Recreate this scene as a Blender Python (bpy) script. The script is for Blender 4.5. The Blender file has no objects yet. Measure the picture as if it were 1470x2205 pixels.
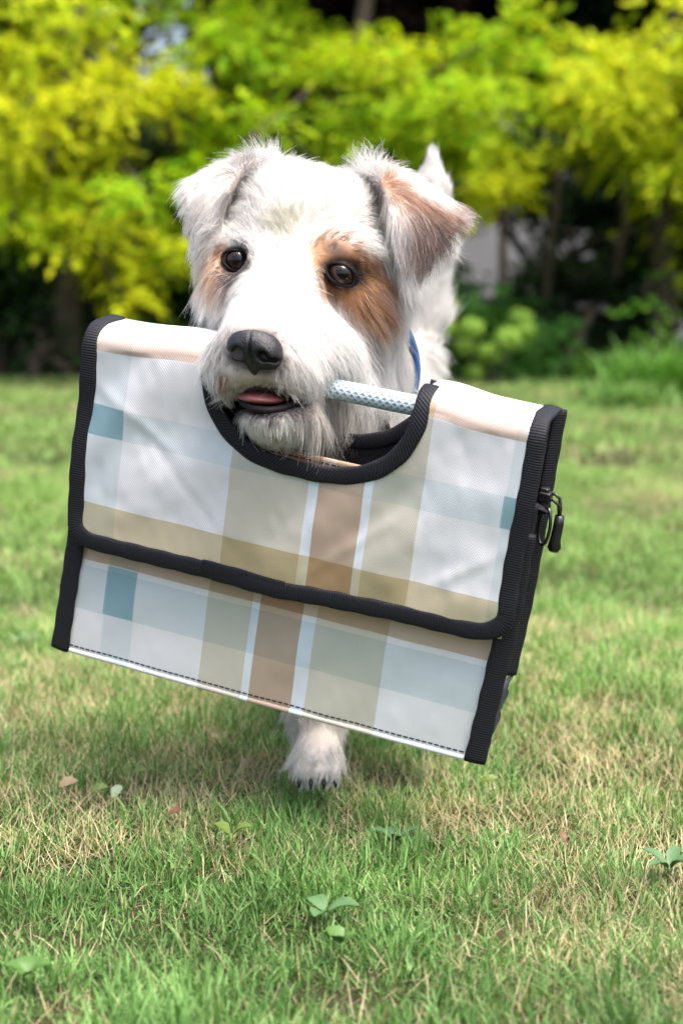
import bpy, math, random
import numpy as np
from mathutils import Vector
from mathutils.kdtree import KDTree

rng = np.random.default_rng(7)
random.seed(7)
sc = bpy.context.scene
COL = sc.collection

# ------------------------------------------------------------------ camera, sky, sun, exposure
FPX = 3675.0                      # focal length in pixels of the 1470 px wide photograph
CAM = np.array([0.0, 0.0, 0.37])
PITCH = math.atan((1102.5 - 600.0) / FPX)
FWD = np.array([0.0, math.cos(PITCH), -math.sin(PITCH)])
UP = np.array([0.0, math.sin(PITCH), math.cos(PITCH)])
RIGHT = np.array([1.0, 0.0, 0.0])

def U(px, py, d):
    """world point seen at photo pixel (px, py), d metres along the camera axis"""
    return CAM + d * (FWD + (px - 735.0) / FPX * RIGHT - (py - 1102.5) / FPX * UP)

def project(P):
    q = np.asarray(P) - CAM
    d = q @ FWD
    return 735.0 + FPX * (q @ RIGHT) / d, 1102.5 - FPX * (q @ UP) / d, d

cam_data = bpy.data.cameras.new('camera')
cam = bpy.data.objects.new('camera', cam_data)
COL.objects.link(cam)
cam.location = CAM.tolist()
cam.rotation_euler = (math.pi / 2 - PITCH, 0, 0)
cam_data.sensor_fit = 'HORIZONTAL'
cam_data.sensor_width = 24.0
cam_data.lens = 60.0
cam_data.clip_start = 0.05
cam_data.clip_end = 500
cam_data.dof.use_dof = True
cam_data.dof.focus_distance = 1.085
cam_data.dof.aperture_fstop = 6.3
cam_data.dof.aperture_blades = 9
sc.camera = cam

SUN_EL, SUN_AZ = math.radians(69), math.radians(135)   # azimuth the light comes from, clockwise from +Y
world = bpy.data.worlds.new('World')
sc.world = world
world.use_nodes = True
wn = world.node_tree
bg = wn.nodes['Background']
sky = wn.nodes.new('ShaderNodeTexSky')
sky.sky_type = 'NISHITA'
sky.sun_disc = False
sky.sun_elevation = SUN_EL
sky.sun_rotation = SUN_AZ
sky.dust_density = 7.0
sky.ozone_density = 0.6
sky.air_density = 1.0
wn.links.new(sky.outputs[0], bg.inputs[0])
bg.inputs[1].default_value = 0.15

sun_data = bpy.data.lights.new('sun', 'SUN')
sun = bpy.data.objects.new('sun', sun_data)
COL.objects.link(sun)
sun_data.energy = 1.9
sun_data.angle = math.radians(30)
sun_data.color = (1.0, 0.95, 0.87)
sd = Vector((math.sin(SUN_AZ) * math.cos(SUN_EL), math.cos(SUN_AZ) * math.cos(SUN_EL), math.sin(SUN_EL)))
sun.rotation_euler = sd.to_track_quat('Z', 'Y').to_euler()
sun.location = (0, 0, 5)

vs = sc.view_settings
vs.view_transform = 'Standard'
vs.look = 'None'
vs.exposure = 1.3
vs.use_white_balance = True
vs.white_balance_temperature = 6350
vs.white_balance_tint = 10
vs.gamma = 1.0
vs.use_curve_mapping = False
sc.cycles.use_denoising = True
sc.cycles.max_bounces = 8
sc.cycles.diffuse_bounces = 4
sc.cycles.transparent_max_bounces = 8
sc.cycles.use_adaptive_sampling = True
sc.cycles.adaptive_threshold = 0.01

# ------------------------------------------------------------------ helpers
def mesh_obj(name, verts, faces, mat, parent=None, tint=None, smooth=False, uv=None):
    """faces: (n,3) or (n,4) int array, or a list of lists; tint: per-vertex rgb"""
    me = bpy.data.meshes.new(name)
    verts = np.asarray(verts, dtype=np.float32)
    if isinstance(faces, np.ndarray):
        k = faces.shape[1]
        me.vertices.add(len(verts))
        me.vertices.foreach_set('co', verts.ravel())
        me.loops.add(faces.size)
        me.loops.foreach_set('vertex_index', faces.astype(np.int32).ravel())
        me.polygons.add(len(faces))
        me.polygons.foreach_set('loop_start', np.arange(0, faces.size, k, dtype=np.int32))
        me.update(calc_edges=True)
    else:
        me.from_pydata([v.tolist() for v in verts], [], faces)
        me.update()
    if smooth:
        me.polygons.foreach_set('use_smooth', np.ones(len(me.polygons), dtype=bool))
    if tint is not None:
        a = me.attributes.new('tint', 'FLOAT_COLOR', 'POINT')
        t = np.ones((len(verts), 4), dtype=np.float32)
        t[:, :3] = tint
        a.data.foreach_set('color', t.ravel())
    if uv is not None:
        a = me.attributes.new('cloth', 'FLOAT_VECTOR', 'POINT')
        u3 = np.zeros((len(verts), 3), dtype=np.float32)
        u3[:, :2] = uv
        a.data.foreach_set('vector', u3.ravel())
    if mat is not None:
        me.materials.append(mat)
    o = bpy.data.objects.new(name, me)
    COL.objects.link(o)
    if parent is not None:
        o.parent = parent
        m = parent
        # parents are empties with only a location, or meshes at the origin of their thing
        off = np.array(world_loc(parent))
        if np.abs(off).sum() > 0:
            o.location = (-off).tolist()
    return o

def world_loc(o):
    p = Vector((0, 0, 0))
    while o is not None:
        p = p + Vector(o.location)
        o = o.parent
    return p

def tag(o, label=None, cat=None, group=None, kind=None):
    if label: o['label'] = label
    if cat: o['category'] = cat
    if group: o['group'] = group
    if kind: o['kind'] = kind
    return o

def thing(name, label, cat, loc=(0, 0, 0), group=None):
    o = bpy.data.objects.new(name, None)
    o.empty_display_size = 0.05
    COL.objects.link(o)
    o.location = [float(c) for c in loc]
    return tag(o, label, cat, group)

class MB:
    """collects vertices and faces of several shapes that form one part"""
    def __init__(s): s.v = []; s.f = []
    def add(s, v, f):
        b = len(s.v)
        s.v += [list(map(float, p)) for p in v]
        s.f += [[i + b for i in q] for q in f]
    def box(s, c, ax, size):
        c = np.array(c, float); ax = [np.array(a, float) for a in ax]
        v = []
        for k in range(8):
            sg = [(1 if k >> i & 1 else -1) for i in range(3)]
            v.append(c + sum(sg[i] * size[i] / 2 * ax[i] for i in range(3)))
        s.add(v, [[0, 1, 3, 2], [4, 6, 7, 5], [0, 4, 5, 1], [2, 3, 7, 6], [0, 2, 6, 4], [1, 5, 7, 3]])
    def tube(s, pts, rad, n=12, caps=True, closed=False):
        pts = [np.array(p, float) for p in pts]
        m = len(pts)
        rad = [rad] * m if np.isscalar(rad) else list(rad)
        v = []; f = []
        prev = None
        for i, p in enumerate(pts):
            a = pts[(i - 1) % m] if (closed or i > 0) else p
            b = pts[(i + 1) % m] if (closed or i < m - 1) else p
            t = b - a; t /= np.linalg.norm(t) + 1e-12
            if prev is None:
                prev = np.cross(t, [0.3, 0.2, 1.0]); prev /= np.linalg.norm(prev)
            x = prev - t * (prev @ t); x /= np.linalg.norm(x) + 1e-12
            y = np.cross(t, x); prev = x
            for k in range(n):
                an = 2 * math.pi * k / n
                v.append(p + rad[i] * (math.cos(an) * x + math.sin(an) * y))
        for i in range(m if closed else m - 1):
            j = (i + 1) % m
            for k in range(n):
                f.append([i * n + k, i * n + (k + 1) % n, j * n + (k + 1) % n, j * n + k])
        if caps and not closed:
            f.append(list(range(n))[::-1]); f.append([(m - 1) * n + k for k in range(n)])
        s.add(v, f)
    def ball(s, c, r, n=10, ax=None):
        c = np.array(c, float); r = np.array([r] * 3 if np.isscalar(r) else r, float)
        ax = np.eye(3) if ax is None else np.array(ax, float)
        v = [c + ax.T @ (r * np.array([0, 0, 1]))]
        for i in range(1, n):
            th = math.pi * i / n
            for k in range(2 * n):
                ph = math.pi * k / n
                v.append(c + ax.T @ (r * np.array([math.sin(th) * math.cos(ph), math.sin(th) * math.sin(ph), math.cos(th)])))
        v.append(c - ax.T @ (r * np.array([0, 0, 1])))
        f = [[0, 1 + k, 1 + (k + 1) % (2 * n)] for k in range(2 * n)]
        for i in range(n - 2):
            for k in range(2 * n):
                a = 1 + i * 2 * n; b = a + 2 * n; k2 = (k + 1) % (2 * n)
                f.append([a + k, b + k, b + k2, a + k2])
        a = 1 + (n - 2) * 2 * n
        f += [[len(v) - 1, a + (k + 1) % (2 * n), a + k] for k in range(2 * n)]
        s.add(v, f)
    def build(s, name, mat, parent=None, smooth=True):
        return mesh_obj(name, np.array(s.v), s.f, mat, parent, smooth=smooth)

# ------------------------------------------------------------------ materials
def new_mat(name):
    m = bpy.data.materials.new(name)
    m.use_nodes = True
    nt = m.node_tree
    nt.nodes.clear()
    out = nt.nodes.new('ShaderNodeOutputMaterial')
    return m, nt, out

def N(nt, kind, **kw):
    n = nt.nodes.new(kind)
    for k, v in kw.items():
        setattr(n, k, v)
    return n

def mat_simple(name, col, rough=0.5, noise=0.0, nscale=40, bump=0.0, bscale=200, metal=0.0, coat=0.0, spec=0.5, col2=None):
    m, nt, out = new_mat(name)
    p = N(nt, 'ShaderNodeBsdfPrincipled')
    p.inputs['Roughness'].default_value = rough
    p.inputs['Metallic'].default_value = metal
    p.inputs['Coat Weight'].default_value = coat
    p.inputs['Specular IOR Level'].default_value = spec
    tc = N(nt, 'ShaderNodeTexCoord')
    nz = N(nt, 'ShaderNodeTexNoise')
    nz.inputs['Scale'].default_value = nscale
    nz.inputs['Detail'].default_value = 5
    nt.links.new(tc.outputs['Object'], nz.inputs['Vector'])
    mx = N(nt, 'ShaderNodeMix', data_type='RGBA')
    c2 = col2 if col2 else tuple(c * (1 - noise) for c in col)
    mx.inputs[6].default_value = (*col, 1)
    mx.inputs[7].default_value = (*c2, 1)
    nt.links.new(nz.outputs['Fac'], mx.inputs[0])
    nt.links.new(mx.outputs[2], p.inputs['Base Color'])
    if bump:
        nb = N(nt, 'ShaderNodeTexNoise')
        nb.inputs['Scale'].default_value = bscale
        nt.links.new(tc.outputs['Object'], nb.inputs['Vector'])
        b = N(nt, 'ShaderNodeBump')
        b.inputs['Strength'].default_value = bump
        b.inputs['Distance'].default_value = 0.001
        nt.links.new(nb.outputs['Fac'], b.inputs['Height'])
        nt.links.new(b.outputs[0], p.inputs['Normal'])
    nt.links.new(p.outputs[0], out.inputs[0])
    return m

def mat_tint(name, rough=0.6, transl=0.0, tcol=(1, 1, 1), spec=0.3):
    """base colour comes from the per-leaf / per-blade tint attribute"""
    m, nt, out = new_mat(name)
    at = N(nt, 'ShaderNodeAttribute', attribute_name='tint')
    p = N(nt, 'ShaderNodeBsdfPrincipled')
    p.inputs['Roughness'].default_value = rough
    p.inputs['Specular IOR Level'].default_value = spec
    nt.links.new(at.outputs['Color'], p.inputs['Base Color'])
    if transl:
        tr = N(nt, 'ShaderNodeBsdfTranslucent')
        mu = N(nt, 'ShaderNodeMix', data_type='RGBA', blend_type='MULTIPLY')
        mu.inputs[0].default_value = 1
        mu.inputs[7].default_value = (*tcol, 1)
        nt.links.new(at.outputs['Color'], mu.inputs[6])
        nt.links.new(mu.outputs[2], tr.inputs[0])
        ms = N(nt, 'ShaderNodeMixShader')
        ms.inputs[0].default_value = transl
        nt.links.new(p.outputs[0], ms.inputs[1])
        nt.links.new(tr.outputs[0], ms.inputs[2])
        nt.links.new(ms.outputs[0], out.inputs[0])
    else:
        nt.links.new(p.outputs[0], out.inputs[0])
    return m

M_GRASS = mat_tint('grass_blade', 0.5, 0.28, (1.0, 1.1, 0.5), 0.18)
M_GOLD = mat_tint('golden_leaf', 0.6, 0.45, (1.0, 1.0, 0.2), 0.08)
M_DARKLEAF = mat_tint('evergreen_leaf', 0.5, 0.15, (0.9, 1.0, 0.5), 0.16)
M_BARK = mat_simple('bark', (0.10, 0.075, 0.055), 0.9, 0.5, 30, 0.6, 80)
M_SHRUB_SHADE = mat_simple('shrub_shade', (0.02, 0.024, 0.014), 1.0, 0.4, 8)

# ------------------------------------------------------------------ lawn ground
def ground_material():
    m, nt, out = new_mat('lawn_thatch')
    tc = N(nt, 'ShaderNodeTexCoord')
    n1 = N(nt, 'ShaderNodeTexNoise'); n1.inputs['Scale'].default_value = 3.0; n1.inputs['Detail'].default_value = 6
    n2 = N(nt, 'ShaderNodeTexNoise'); n2.inputs['Scale'].default_value = 160.0; n2.inputs['Detail'].default_value = 4
    nt.links.new(tc.outputs['Object'], n1.inputs['Vector'])
    nt.links.new(tc.outputs['Object'], n2.inputs['Vector'])
    r1 = N(nt, 'ShaderNodeValToRGB')
    r1.color_ramp.elements[0].position = 0.4; r1.color_ramp.elements[0].color = (0.030, 0.038, 0.014, 1)
    r1.color_ramp.elements[1].position = 0.62; r1.color_ramp.elements[1].color = (0.085, 0.072, 0.038, 1)
    nt.links.new(n1.outputs['Fac'], r1.inputs[0])
    r2 = N(nt, 'ShaderNodeValToRGB')
    r2.color_ramp.elements[0].color = (0.25, 0.25, 0.25, 1); r2.color_ramp.elements[1].color = (1.1, 1.1, 1.1, 1)
    nt.links.new(n2.outputs['Fac'], r2.inputs[0])
    mu = N(nt, 'ShaderNodeMix', data_type='RGBA', blend_type='MULTIPLY'); mu.inputs[0].default_value = 1
    nt.links.new(r1.outputs[0], mu.inputs[6]); nt.links.new(r2.outputs[0], mu.inputs[7])
    p = N(nt, 'ShaderNodeBsdfPrincipled'); p.inputs['Roughness'].default_value = 0.95
    p.inputs['Specular IOR Level'].default_value = 0.1
    nt.links.new(mu.outputs[2], p.inputs['Base Color'])
    b = N(nt, 'ShaderNodeBump'); b.inputs['Distance'].default_value = 0.004
    nt.links.new(n2.outputs['Fac'], b.inputs['Height']); nt.links.new(b.outputs[0], p.inputs['Normal'])
    nt.links.new(p.outputs[0], out.inputs[0])
    return m

def gz(x, y):
    """gentle unevenness of the lawn"""
    return 0.006 * np.sin(x * 5.1 + 1.0) * np.sin(y * 4.3) + 0.004 * np.sin(x * 11 + y * 7)

gx = np.concatenate([np.linspace(-60, -6, 10), np.linspace(-5.5, 5.5, 111), np.linspace(6, 60, 10)])
gy = np.concatenate([np.linspace(-40, -1, 8), np.linspace(-0.5, 8, 86), np.linspace(9, 90, 10)])
GX, GY = np.meshgrid(gx, gy, indexing='ij')
amp = (np.abs(GX) < 5.6) & (GY > -0.6) & (GY < 8.1)
GZ = np.where(amp, gz(GX, GY), 0)
gi = np.arange(GX.size).reshape(GX.shape)
gf = np.stack([gi[:-1, :-1], gi[1:, :-1], gi[1:, 1:], gi[:-1, 1:]], -1).reshape(-1, 4)
ground = mesh_obj('ground', np.stack([GX, GY, GZ], -1).reshape(-1, 3), gf, ground_material(), smooth=True)
tag(ground, kind='structure')

# value noise used for clumps and dry patches
def vnoise(x, y, s, seed=0):
    r = np.random.default_rng(seed)
    T = r.random((64, 64))
    X = (x / s) % 64; Y = (y / s) % 64
    i = np.floor(X).astype(int); j = np.floor(Y).astype(int)
    fx = X - i; fy = Y - j
    fx = fx * fx * (3 - 2 * fx); fy = fy * fy * (3 - 2 * fy)
    i %= 64; j %= 64
    a = T[i, j]; b = T[(i + 1) % 64, j]; c = T[i, (j + 1) % 64]; d = T[(i + 1) % 64, (j + 1) % 64]
    return (a * (1 - fx) + b * fx) * (1 - fy) + (c * (1 - fx) + d * fx) * fy

def dryness(x, y):
    return 0.5 * vnoise(x, y, 0.22, 3) + 0.3 * vnoise(x, y, 0.7, 4) + 0.2 * vnoise(x, y, 0.07, 5)

def make_blades(x, y, length, lean, az, width, tint, levels, z0=-0.003, droop=1.0):
    n = len(x)
    t = np.linspace(0, 1, levels)                       # level parameter, the last is the tip
    ang = lean[:, None] + droop[:, None] * t[None, :]   # angle from vertical grows along the blade
    seg = length[:, None] / (levels - 1)
    am = np.clip(0.5 * (ang[:, 1:] + ang[:, :-1]), 0, 2.2)
    hr = np.concatenate([np.zeros((n, 1)), np.cumsum(np.sin(am) * seg, 1)], 1)
    hz = np.concatenate([np.zeros((n, 1)), np.cumsum(np.cos(am) * seg, 1)], 1)
    dx = np.cos(az)[:, None]; dy = np.sin(az)[:, None]
    side = az + rng.uniform(-0.9, 0.9, n) + math.pi / 2
    sx = np.cos(side)[:, None]; sy = np.sin(side)[:, None]
    cx = x[:, None] + hr * dx; cy = y[:, None] + hr * dy
    cz = np.maximum(hz, 0.001 * t[None, :] + 0.002) + z0 + gz(x, y)[:, None]
    w = width[:, None] * 0.5 * np.array([0.75, 1.0, 0.85, 0.6, 0.3])[:levels - 1][None, :] if levels <= 5 else None
    L = levels - 1
    vl = np.stack([cx[:, :L] - sx * w, cy[:, :L] - sy * w, cz[:, :L]], -1)
    vr = np.stack([cx[:, :L] + sx * w, cy[:, :L] + sy * w, cz[:, :L]], -1)
    tip = np.stack([cx[:, L:], cy[:, L:], cz[:, L:]], -1)
    V = np.concatenate([vl, vr, tip], 1)                # per blade: L left, L right, tip
    k = 2 * L + 1
    tri = []
    for i in range(L - 1):
        tri += [[i, L + i, L + i + 1], [i, L + i + 1, i + 1]]
    tri += [[L - 1, 2 * L - 1, 2 * L]]
    Ftri = (np.arange(n)[:, None, None] * k + np.array(tri)[None]).reshape(-1, 3)
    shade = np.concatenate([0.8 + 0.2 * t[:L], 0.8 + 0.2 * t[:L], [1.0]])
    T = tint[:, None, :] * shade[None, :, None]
    return V.reshape(-1, 3), Ftri, T.reshape(-1, 3)

def lawn_band(n, x0, x1, y0, y1, wscale, levels, seed, wedge=None, hscale=1.0):
    x = rng.uniform(x0, x1, n); y = rng.uniform(y0, y1, n)
    if wedge is not None:                               # keep to a fan that opens away from the viewer
        y = np.sqrt(rng.uniform(y0 ** 2, y1 ** 2, n)); x = rng.uniform(-1, 1, n) * (wedge[0] + wedge[1] * y)
    dry = dryness(x, y)
    straw = rng.random(n) < np.clip((dry - 0.46) * 2.8, 0.11, 0.52) * np.where(y > 1.5, 0.85, 1.0)
    tuft = vnoise(x, y, 0.035, 8)
    L = np.where(straw, rng.uniform(0.010, 0.028, n), rng.uniform(0.009, 0.024, n) * (0.35 + 1.35 * tuft * (0.5 + vnoise(x, y, 0.09, 15)))) * hscale
    lean = np.where(straw, rng.uniform(0.3, 1.5, n), np.abs(rng.normal(0.5, 0.55, n)))
    droop = np.where(straw, rng.uniform(-0.4, 1.1, n), rng.uniform(0.0, 1.1, n))
    az = rng.uniform(0, 2 * math.pi, n) + 1.5 * vnoise(x, y, 0.06, 9)
    W = np.where(straw, rng.uniform(0.0004, 0.0008, n), np.where(rng.random(n) < .35, rng.uniform(0.0009, 0.0016, n), rng.uniform(0.0004, 0.0010, n))) * wscale
    g = (rng.random(n) ** 1.4)[:, None]
    cool = vnoise(x, y, 0.3, 12)[:, None]
    green = (np.array([0.055, 0.150, 0.026]) * (1 - g) + np.array([0.27, 0.45, 0.15]) * g) * (1 - 0.3 * cool) + 0.3 * cool * np.array([0.12, 0.24, 0.08])
    stc = np.array([0.66, 0.58, 0.36]) * g + np.array([0.42, 0.34, 0.19]) * (1 - g)
    far = np.clip((y - 1.3) / 1.0, 0, 1)[:, None]        # green blades get paler and yellower with distance
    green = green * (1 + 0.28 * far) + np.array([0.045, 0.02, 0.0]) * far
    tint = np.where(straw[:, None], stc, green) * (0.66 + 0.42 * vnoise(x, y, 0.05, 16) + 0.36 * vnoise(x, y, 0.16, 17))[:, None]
    return make_blades(x, y, L, lean, az, W, tint, levels, droop=droop)

def join(parts):
    V = []; Fs = []; T = []; b = 0
    for v, f, t in parts:
        V.append(v); Fs.append(f + b); T.append(t); b += len(v)
    return np.concatenate(V), np.concatenate(Fs), np.concatenate(T)

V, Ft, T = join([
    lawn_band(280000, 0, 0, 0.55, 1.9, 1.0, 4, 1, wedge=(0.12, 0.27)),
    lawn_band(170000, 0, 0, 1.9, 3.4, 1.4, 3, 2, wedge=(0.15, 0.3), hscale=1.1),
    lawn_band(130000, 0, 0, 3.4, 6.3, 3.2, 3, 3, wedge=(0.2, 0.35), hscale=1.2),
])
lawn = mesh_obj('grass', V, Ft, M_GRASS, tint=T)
tag(lawn, 'short patchy green and straw coloured lawn grass under the dog', 'grass', kind='stuff')

# ------------------------------------------------------------------ garden behind the lawn
def wpos(px, depth, z=0.0):
    """point on the ground (or at height z) below photo column px, depth metres away"""
    return np.array([(px - 735.0) / FPX * depth, depth, z])

def leaf_mesh(C, A, Nn, size, tint, ratio=0.5):
    """C centres of leaf base, A unit axis, Nn normal; one folded leaf of four triangles each"""
    n = len(C)
    B = np.cross(A, Nn); B /= np.linalg.norm(B, axis=1, keepdims=True) + 1e-9
    s = size[:, None]
    w = s * ratio * 0.5
    base = C; tip = C + A * s - Nn * s * 0.12
    m1 = C + A * s * 0.45
    l1 = m1 + B * w + Nn * w * 0.35
    r1 = m1 - B * w + Nn * w * 0.35
    V = np.stack([base, l1, tip, r1, m1], 1).reshape(-1, 3)
    F4 = np.array([[0, 1, 4], [1, 2, 4], [2, 3, 4], [3, 0, 4]])
    Fc = (np.arange(n)[:, None, None] * 5 + F4[None]).reshape(-1, 3)
    T = np.repeat(tint, 5, axis=0)
    return V, Fc, T

def rand_dirs(n):
    v = rng.normal(size=(n, 3)); return v / np.linalg.norm(v, axis=1, keepdims=True)

GAPS = [(870, 5, 110, 36), (1350, 10, 170, 44), (640, 235, 52, 46), (115, 160, 62, 36), (1180, 110, 20, 100), (1190, 330, 44, 120), (285, 350, 40, 40), (430, 262, 32, 30),
        (556, 140, 36, 26), (1090, 270, 28, 24), (370, 78, 60, 42), (296, 46, 34, 34), (20, 40, 30, 20), (110, 368, 14, 14), (530, 5, 14, 12), (1300, 390, 60, 24), (740, 175, 30, 24), (330, 440, 24, 40), (1240, 215, 20, 40)]
SKYGAPS = [(300, 50, 26, 26), (386, 62, 24, 30), (428, 92, 18, 16), (196, 82, 9, 9), (16, 36, 20, 12), (110, 368, 11, 14), (265, 42, 9, 9), (528, 6, 10, 9), (350, 98, 12, 12)]
def gap_mask(P, keep=0.06, GAPS=GAPS):
    x, y, _ = project(P)
    m = np.ones(len(P), bool)
    for gx_, gy_, rx, ry in GAPS:
        q = ((x - gx_) / rx) ** 2 + ((y - gy_) / ry) ** 2
        m &= (q > rng.uniform(0.6, 1.3, len(P))) | (rng.random(len(P)) < keep)
    return m

def sprays(c, r, n, colfun, leaf=0.035, per=11, length=0.17, ratio=0.55, gaps=False):
    """n pinnate sprays, drooping outwards from points spread through an uneven clump"""
    d = rand_dirs(n); rad = rng.random(n) ** 0.45
    P = np.array(c) + d * rad[:, None] * np.array(r)
    if gaps:
        km = gap_mask(P) if gaps is True else gap_mask(P, 0.0, SKYGAPS)
        P = P[km]; d = d[km]; n = len(P)
    ax = d * [1, 1, 0.35] + rng.normal(0, 0.45, (n, 3)); ax[:, 2] -= 0.15
    ax /= np.linalg.norm(ax, axis=1, keepdims=True)
    if gaps and len(P):                                  # sprays that would grow across a gap are missing as well
        km = gap_mask(P + ax * length * 0.6, 0.05, SKYGAPS); P = P[km]; d = d[km]; ax = ax[km]; n = len(P)
    nn = rand_dirs(n) * 0.6 + [0, -0.5, 0.8]; nn -= ax * np.sum(nn * ax, 1, keepdims=True)
    nn /= np.linalg.norm(nn, axis=1, keepdims=True)
    bb = np.cross(ax, nn)
    C = []; A = []; NN = []; S = []; T = []
    for k in range(per):
        t = k / (per - 1)
        side = 1 if k % 2 else -1
        ln = length * rng.uniform(0.8, 1.2, n)
        C.append(P + ax * (ln * t)[:, None] - np.array([0, 0, 1]) * (0.25 * ln * t * t)[:, None])
        a = ax * (0.45 + 0.9 * t) + bb * side * (1.15 - t) + rng.normal(0, 0.18, (n, 3))
        A.append(a / np.linalg.norm(a, axis=1, keepdims=True))
        m = nn + rng.normal(0, 0.25, (n, 3)); NN.append(m / np.linalg.norm(m, axis=1, keepdims=True))
        S.append(leaf * rng.uniform(0.75, 1.2, n)); T.append(colfun(n))
    return leaf_mesh(np.concatenate(C), np.concatenate(A), np.concatenate(NN), np.concatenate(S), np.concatenate(T), ratio)

GOLD = np.array([0.60, 0.61, 0.015]); LIME = np.array([0.22, 0.47, 0.012])
def golden(t):
    def f(n):
        k = np.clip(rng.normal(t, 0.22, n), 0, 1)[:, None]
        return (LIME * (1 - k) + GOLD * k) * rng.uniform(0.55, 1.25, (n, 1))
    return f

def branch_tube(mb, pts, r0, r1, n=7):
    m = len(pts)
    mb.tube(pts, [r0 + (r1 - r0) * i / (m - 1) for i in range(m)], n=n)

def wiggle(a, b, m, amp):
    a = np.array(a, float); b = np.array(b, float)
    out = [a]
    for i in range(1, m):
        t = i / m
        out.append(a * (1 - t) + b * t + rng.normal(0, amp, 3) * [1, 1, 0.4])
    out.append(b)
    return out

def golden_tree(label, base, clumps, seedk=0, extra=()):
    root = thing('golden_leaved_tree', label, 'tree', base, 'golden leaved trees along the lawn edge')
    tr = MB()
    top = np.array(base) + [0.05, 0.25, 1.9]
    trunk_pts = wiggle(base, top, 6, 0.03)
    branch_tube(tr, trunk_pts, 0.055, 0.02, 9)
    tr.build('trunk', M_BARK, root)
    parts = []; bm_ = MB()
    for (px, py, rp, t) in clumps:
        dep = 6.05 + rng.uniform(-0.4, 0.6)
        c = U(px, py, dep); r = rp * dep / FPX
        parts.append(sprays(c, (r * 1.1, r * 1.1, r * 0.72), int(8 + 2600 * r * r), golden(t), 0.041, per=9, length=0.12, gaps=True))
        s = trunk_pts[min(5, max(1, int(3 + rng.integers(-1, 2))))]
        branch_tube(bm_, wiggle(s, c, 4, 0.03), 0.012, 0.004, 5)
    for (c, r, t) in extra:
        parts.append(sprays(c, (r, r, r * 0.7), int(1500 * r * r + 20), golden(t), 0.05, length=0.24))
    bm_.build('branches', M_BARK, root)
    V, Fc, T = join(parts)
    mesh_obj('crown', V, Fc, M_GOLD, root, tint=T)
    return root

left_cl = [(0,150,100,.8),(50,250,95,.9),(0,380,110,.6),(100,430,80,.55),(200,110,60,.8),(220,205,90,.95),(330,180,80,.8),(390,215,70,.95),(440,190,42,.9),
 (290,20,50,.4),(170,20,80,.6),(50,20,60,.6),(200,310,80,.9),(110,340,80,.7),(240,330,45,.8),(190,490,55,.8),(240,545,66,.9),(290,590,55,.8),(262,632,32,.9),
 (350,600,36,.8),(375,545,40,.7),(330,480,60,.55),(370,330,64,.2),(320,410,64,.25),(20,480,60,.4),(150,250,60,.9),(60,110,50,.7),(420,70,60,.3)]
mid_cl = [(450,30,80,.35),(560,60,70,.35),(650,60,70,.35),(500,240,60,.4),(560,250,40,.3),(580,150,45,.4),(655,150,60,.35),(700,110,60,.4),(760,130,60,.5),(830,110,62,.6),
 (900,150,80,.45),(975,105,52,.45),(1050,90,60,.35),(1110,60,55,.35),(980,220,85,.35),(860,260,90,.35),(780,290,60,.3),(700,260,40,.35),
 (640,320,40,.35),(1070,190,70,.4),(900,330,60,.3),(1010,290,66,.45),(1060,360,70,.75),(1010,350,60,.5),(1085,418,32,.7),(440,380,60,.2),(480,330,60,.25),
 (500,80,80,.3),(570,330,60,.3),(700,340,60,.25),(860,170,60,.45)]
right_cl = [(1260,120,70,.6),(1330,150,85,.75),(1420,140,85,.85),(1225,190,50,.55),(1290,230,75,.7),(1400,240,90,.75),(1290,320,50,.7),(1340,310,60,.6),
 (1420,310,64,.55),(1480,200,80,.8),(1460,330,60,.6)]
golden_tree('large golden yellow leaved tree filling the upper left behind the dog', wpos(150, 6.4), left_cl,
            extra=[((-2.0 - 0.5 * i + rng.uniform(-.2, .2), 6.3 + rng.uniform(-.3, .6), 0.7 + 0.5 * (k % 4)), 0.42, 0.7) for i in range(4) for k in range(4)])
golden_tree('lime green leafed tree directly above and behind the head of the dog', wpos(760, 6.5), mid_cl,
            extra=[((-1.2 + 0.65 * i, 6.5 + rng.uniform(0, .6), 2.15 + 0.4 * k), 0.36, 0.4) for i in range(5) for k in range(2)])
golden_tree('yellow leaved tree at the upper right beside the dark evergreens', wpos(1420, 6.5), right_cl,
            extra=[((1.7 + 0.5 * i + rng.uniform(-.2, .2), 6.3 + rng.uniform(-.3, .6), 0.75 + 0.5 * (k % 3)), 0.36, 0.7) for i in range(4) for k in range(3)])

def dark_col(lo=(0.010, 0.030, 0.008), hi=(0.05, 0.11, 0.025), p=1.6):
    def f(n):
        k = (rng.random(n) ** p)[:, None]
        return np.array(lo) * (1 - k) + np.array(hi) * k
    return f

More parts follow.
